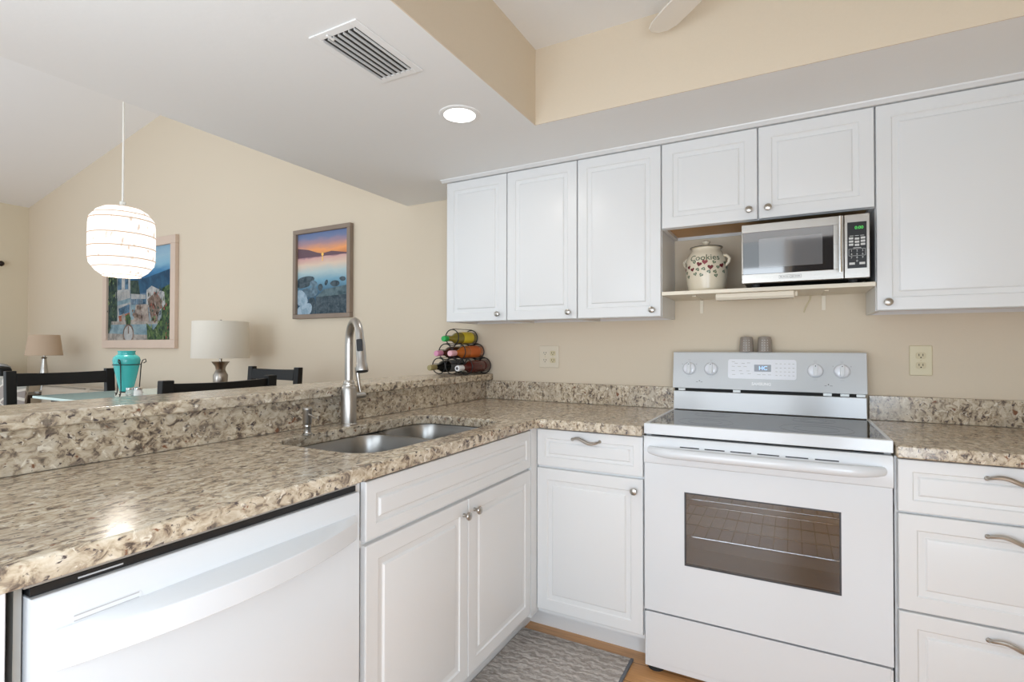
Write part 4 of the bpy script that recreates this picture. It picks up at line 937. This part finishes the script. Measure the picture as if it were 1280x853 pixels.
def chair(name, label):
    o = thing(name, (0, 0, 0), label, 'chair', 'black dining chairs')
    w = .215; H = 1.085
    for s in (-1, 1):
        build('rear_leg', MB().prism([(-.02, 0), (.02, 0), (.022, .62), (-.012, H), (-.046, H), (-.018, .62)], (s*w-.021, 0, 0), Y, Z, X, 0, .042), 'black_wood', o, local=True, bevel=.003)
        build('front_leg', MB().box(s*w-.021, s*w+.021, .315, .357, 0, .615), 'black_wood', o, local=True, bevel=.003)
        build('side_rail', MB().box(s*w-.010, s*w+.010, .021, .315, .26, .30), 'black_wood', o, local=True)
    build('seat', MB().box(-w-.02, w+.02, .0235, .375, .6155, .655), 'black_wood', o, local=True, bevel=.008)
    for z0, z1, yo in ((1.006, 1.072, -.016), (.83, .89, -.002)):
        vs = []; fs = []; n_ = 12
        for i in range(n_+1):
            t = i/n_; xx = -w+.0215+(2*w-.043)*t; b_ = -.018*math.sin(PI*t)+yo
            dip = .004*math.sin(PI*t)
            vs += [(xx, b_-.012, z0), (xx, b_+.012, z0), (xx, b_+.012-.009, z1-dip), (xx, b_-.012-.009, z1-dip)]
        for i in range(n_):
            for j in range(4): fs.append((i*4+j, i*4+(j+1) % 4, i*4+4+(j+1) % 4, i*4+4+j))
        fs += [(3, 2, 1, 0), (n_*4, n_*4+1, n_*4+2, n_*4+3)]
        mb = MB(); mb._add(vs, fs); build('back_rail', mb, 'black_wood', o, local=True, bevel=.002)
    build('foot_rail', MB().box(-w+.0215, w-.0215, .327, .347, .20, .24), 'black_wood', o, local=True)
    return o
ch = chair('dining_chair', 'black dining chair left of the teal vase, its back towards the sofa')
ch.location = (-2.94, -1.275, 0); ch.rotation_euler = (0, 0, -PI/2)
c2_ = copy_tree(ch); c2_.location = (-1.55, -1.305, 0); c2_.rotation_euler = (0, 0, PI/2); c2_['label'] = 'black dining chair nearest the bar ledge, right of the teal vase'
c3_ = copy_tree(ch); c3_.location = (-2.345, -.475, 0); c3_.rotation_euler = (0, 0, PI); c3_['label'] = 'black dining chair by the wall below the sunset picture'

# teal vase in a wire stand, two shakers
vc = Vector((-2.112, -1.372)); VZ = tz+.026
VS = thing('vase', (vc.x, vc.y, tz), 'teal glass vase in a black wire stand on the dining table', 'vase')
build('body', MB().lathe([(.0, VZ), (.022, VZ), (.025, VZ+.004), (.033, VZ+.040), (.042, VZ+.085), (.0485, VZ+.120), (.051, VZ+.138), (.0485, VZ+.150), (.039, VZ+.159), (.0325, VZ+.163), (.0315, VZ+.173), (.034, VZ+.179), (.032, VZ+.179), (.029, VZ+.170)], (vc.x, vc.y, 0), 40, cap=False), 'teal_glass', VS)
st = MB(); zr = VZ+.118
st.tube([(vc.x+.0505*math.cos(2*PI*i/36), vc.y+.0505*math.sin(2*PI*i/36), zr) for i in range(36)], .0018, 8, closed=True)
st.tube([(vc.x+.024*math.cos(2*PI*i/24), vc.y+.024*math.sin(2*PI*i/24), VZ-.003) for i in range(24)], .0018, 8, closed=True)
so = build('wire_stand', st, 'wire_black', VS)
for an in (-.85, 1.15, -2.85):
    dx, dy = math.cos(an), math.sin(an); q = lambda r_, z: (vc.x+dx*r_, vc.y+dy*r_, z)
    pts = [q(.061, zr+.006), q(.071, zr+.012), q(.069, zr+.024), q(.059, zr+.020), q(.053, zr+.002), q(.050, zr-.05), q(.047, VZ+.01), q(.050, VZ-.010), q(.058, tz+.006), q(.052, tz+.010), q(.061, tz+.019), q(.052, tz+.016)]
    build('stand_leg', MB().tube(pts, .0022, 8), 'wire_black', so)
for (sx_, sy_, lab, fill) in ((-2.022, -1.399, 'small glass shaker with chrome lid before the teal vase, the left one', None), (-1.991, -1.383, 'small glass shaker of white salt with chrome lid before the teal vase, the right one', 'salt')):
    s_ = thing('salt_shaker', (sx_, sy_, tz), lab, 'shaker', 'glass shakers by the vase')
    build('glass', MB().lathe([(.0145, tz+.0003), (.016, tz+.003), (.016, tz+.034), (.0135, tz+.039)], (sx_, sy_, 0), 20), fill or 'clear_glass', s_)
    build('lid', MB().lathe([(.0155, tz+.0392), (.0155, tz+.046), (.011, tz+.049), (0, tz+.050)], (sx_, sy_, 0), 20), 'chrome', s_)

# living room end: lamps on side tables, sofa with pillow, dark armchair with throw, curtain rod
def side_table(x, y, w, H, label):
    o = thing('side_table', (x, y, 0), label, 'table', 'side tables by the back wall')
    build('table_top', MB().box(x-w/2, x+w/2, y-.22, y+.22, H-.03, H), 'table_wood', o, bevel=.004)
    for a in (-1, 1):
        for b in (-1, 1): build('leg', MB().box(x+a*(w/2-.04)-.02, x+a*(w/2-.04)+.02, y+b*.18-.02, y+b*.18+.02, 0, H-.03), 'table_wood', o)
side_table(-3.125, -.30, .44, .76, 'dark side table under the white drum-shade lamp')
side_table(-5.93, -.30, .40, .76, 'dark side table under the small tan lamp')
LP = thing('table_lamp', (-3.125, -.30, .76), 'table lamp with white drum shade and pewter urn base', 'lamp')
lx, ly = -3.125, -.30
build('shade', MB().lathe([(.185, 1.128), (.186, 1.130), (.180, 1.388), (.178, 1.390), (.176, 1.388), (.182, 1.130)], (lx, ly, 0), 48, cap=False), 'linen_white', LP, label='white fabric drum shade')
build('base', MB().lathe([(.065, .7603), (.068, .775), (.040, .79), (.030, .82), (.038, .90), (.047, .965), (.048, 1.005), (.036, 1.030), (.030, 1.045), (.036, 1.07), (.056, 1.098), (.058, 1.102), (.010, 1.104), (.010, 1.18)], (lx, ly, 0), 36), 'pewter', LP)
build('finial', MB().lathe([(.006, 1.386), (.009, 1.394), (.006, 1.402), (0, 1.405)], (lx, ly, 0), 16).tube([(lx-.178, ly, 1.380), (lx, ly, 1.386), (lx+.178, ly, 1.380)], .002, 6).tube([(lx, ly, 1.16), (lx+.03, ly, 1.25), (lx, ly, 1.386)], .002, 6), 'pewter', LP)
L2 = thing('table_lamp', (-5.93, -.30, .76), 'small table lamp with tapered tan shade at the left of the painting', 'lamp')
lx, ly = -5.93, -.30
build('shade', MB().lathe([(.140, 1.122), (.142, 1.124), (.117, 1.323), (.115, 1.323), (.138, 1.124)], (lx, ly, 0), 40, cap=False), 'linen_tan', L2, label='tan fabric tapered shade')
build('base', MB().lathe([(.07, .7603), (.07, .775), (.03, .785), (.022, .84), (.034, .90), (.036, .94), (.028, .99), (.022, 1.04), (.018, 1.09), (.024, 1.10), (.010, 1.11), (.008, 1.17)], (lx, ly, 0), 28), 'nickel', L2)
build('harp', MB().tube([(lx-.115, ly, 1.316), (lx, ly, 1.322), (lx+.115, ly, 1.316)], .002, 6).tube([(lx, ly, 1.16), (lx+.03, ly, 1.24), (lx, ly, 1.322)], .002, 6), 'pewter', L2)

SF = thing('sofa', (-4.6, -.55, 0), 'beige upholstered sofa along the back wall behind the black chair', 'sofa')
build('base', MB().box(-5.62, -3.52, -.98, -.12, .08, .42), 'sofa_beige', SF, bevel=.03)
build('back', MB().box(-5.62, -3.52, -.34, -.11, .421, .80), 'sofa_beige', SF, bevel=.04, seg=4)
for a in (-5.40, -4.56):
    bc = build('back_cushion', MB().box(a, a+.83, -.52, -.345, .58, .872), 'sofa_beige', SF, bevel=.05, seg=4)
    build('piping', MB().tube([(a+.04, -.505, .862), (a+.40, -.515, .868), (a+.79, -.505, .862)], .006, 6), 'sofa_pipe', bc)
    build('seat_cushion', MB().box(a, a+.83, -.97, -.345, .421, .575), 'sofa_beige', SF, bevel=.04, seg=4)
for a in (-5.62, -3.72): build('arm', MB().box(a, a+.20, -.99, -.345, .421, .66), 'sofa_beige', SF, bevel=.05, seg=4)
for a in (-5.55, -3.60):
    for b in (-.92, -.18): build('foot', MB().box(a-.03, a+.03, b-.03, b+.03, 0, .08), 'table_wood', SF)
pw = MB(); n_ = 12; vs = []; fs = []
for s in (1, -1):
    for i in range(n_+1):
        for j in range(n_+1):
            a, b = -1+2*i/n_, -1+2*j/n_; th_ = s*.075*((1-a**4)*(1-b**4))**.6
            pin = 1-.06*(1-abs(a*b))*max(abs(a), abs(b))**2
            vs.append((a*.235*pin, th_, b*.15*pin))
for s in range(2):
    o_ = s*(n_+1)**2
    for i in range(n_):
        for j in range(n_):
            q = o_+i*(n_+1)+j; f = (q, q+1, q+n_+2, q+n_+1); fs.append(f if s else f[::-1])
pw.T = Matrix.Translation((-5.585, -.70, .806)) @ Matrix.Rotation(.35, 4, 'Z') @ Matrix.Rotation(-.12, 4, 'X')
pw._add(vs, fs); pw_o = build('pillow', pw, 'pillow_lattice', origin=(-5.585, -.70, .66), smooth=60)
tag(pw_o, 'grey throw pillow with pale lattice pattern at the left edge', 'pillow')
AC = thing('armchair', (-6.55, -.75, 0), 'dark armchair with a grey throw at the far left edge', 'armchair')
build('seat', MB().box(-6.9, -6.22, -1.05, -.55, .10, .45), 'black_wood', AC, bevel=.03)
build('back', MB().box(-6.9, -6.22, -.549, -.43, .10, 1.01), 'black_wood', AC, bevel=.04, seg=4)
for a in (-6.87, -6.25): build('leg', MB().box(a-.03, a+.03, -1.03, -.97, 0, .10).box(a-.03, a+.03, -.52, -.46, 0, .10), 'black_wood', AC)
th = MB(); vs = []; fs = []
path = [(-.560, .62), (-.562, .80), (-.565, .96), (-.55, 1.022), (-.49, 1.030), (-.425, 1.018), (-.415, .90), (-.415, .75)]
xs_ = [-6.80+.062*i for i in range(9)]
for i, xx in enumerate(xs_):
    for j, (a, b) in enumerate(path): vs.append((xx, a-.006*math.sin(i*2.1+j), b+(.012*math.sin(i*1.3) if j > 2 else .05*math.sin(i*.9))))
k = len(path)
for i in range(len(xs_)-1):
    for j in range(k-1): fs.append((i*k+j, i*k+j+1, (i+1)*k+j+1, (i+1)*k+j))
th._add(vs, fs); to = build('throw_blanket', th, 'throw_grey', origin=(-6.5, -.49, 1.0), smooth=80)
md = to.modifiers.new('solid', 'SOLIDIFY'); md.thickness = .006; md.offset = 0
tag(to, 'grey and white throw draped over the dark armchair at the far left', 'blanket')
CR = thing('curtain_rod', (-7.14, -.6, 2.118), 'dark bronze curtain rod end with ball finial on the left wall', 'curtain rod')
build('rod', MB().tube([(-7.13, -1.25, 2.118), (-7.13, -.285, 2.118)], .012, 12), 'rod_bronze', CR)
build('finial', MB().lathe([(.010, -.286), (.020, -.280), (.030, -.262), (.030, -.248), (.018, -.232), (0, -.228)], (-7.13, 0, 2.118), 20, 'Y'), 'rod_bronze', CR)
build('bracket', MB().box(-7.199, -7.12, -.36, -.34, 2.10, 2.118), 'rod_bronze', CR)

# ------------------------------------------------------------------ floor mat
RG = thing('rug', (-.29, -1.1, 0), 'grey woven kitchen mat on the wood floor before the sink cabinet', 'rug')
build('pile', MB().box(-.532, -.066, -1.62, -.592, .0005, .009), 'rug_weave', RG, bevel=.002)
build('border', MB().box(-.0655, -.056, -1.62, -.592, .0005, .009), 'rug_edge', RG, label='dark blue-grey bound edge')
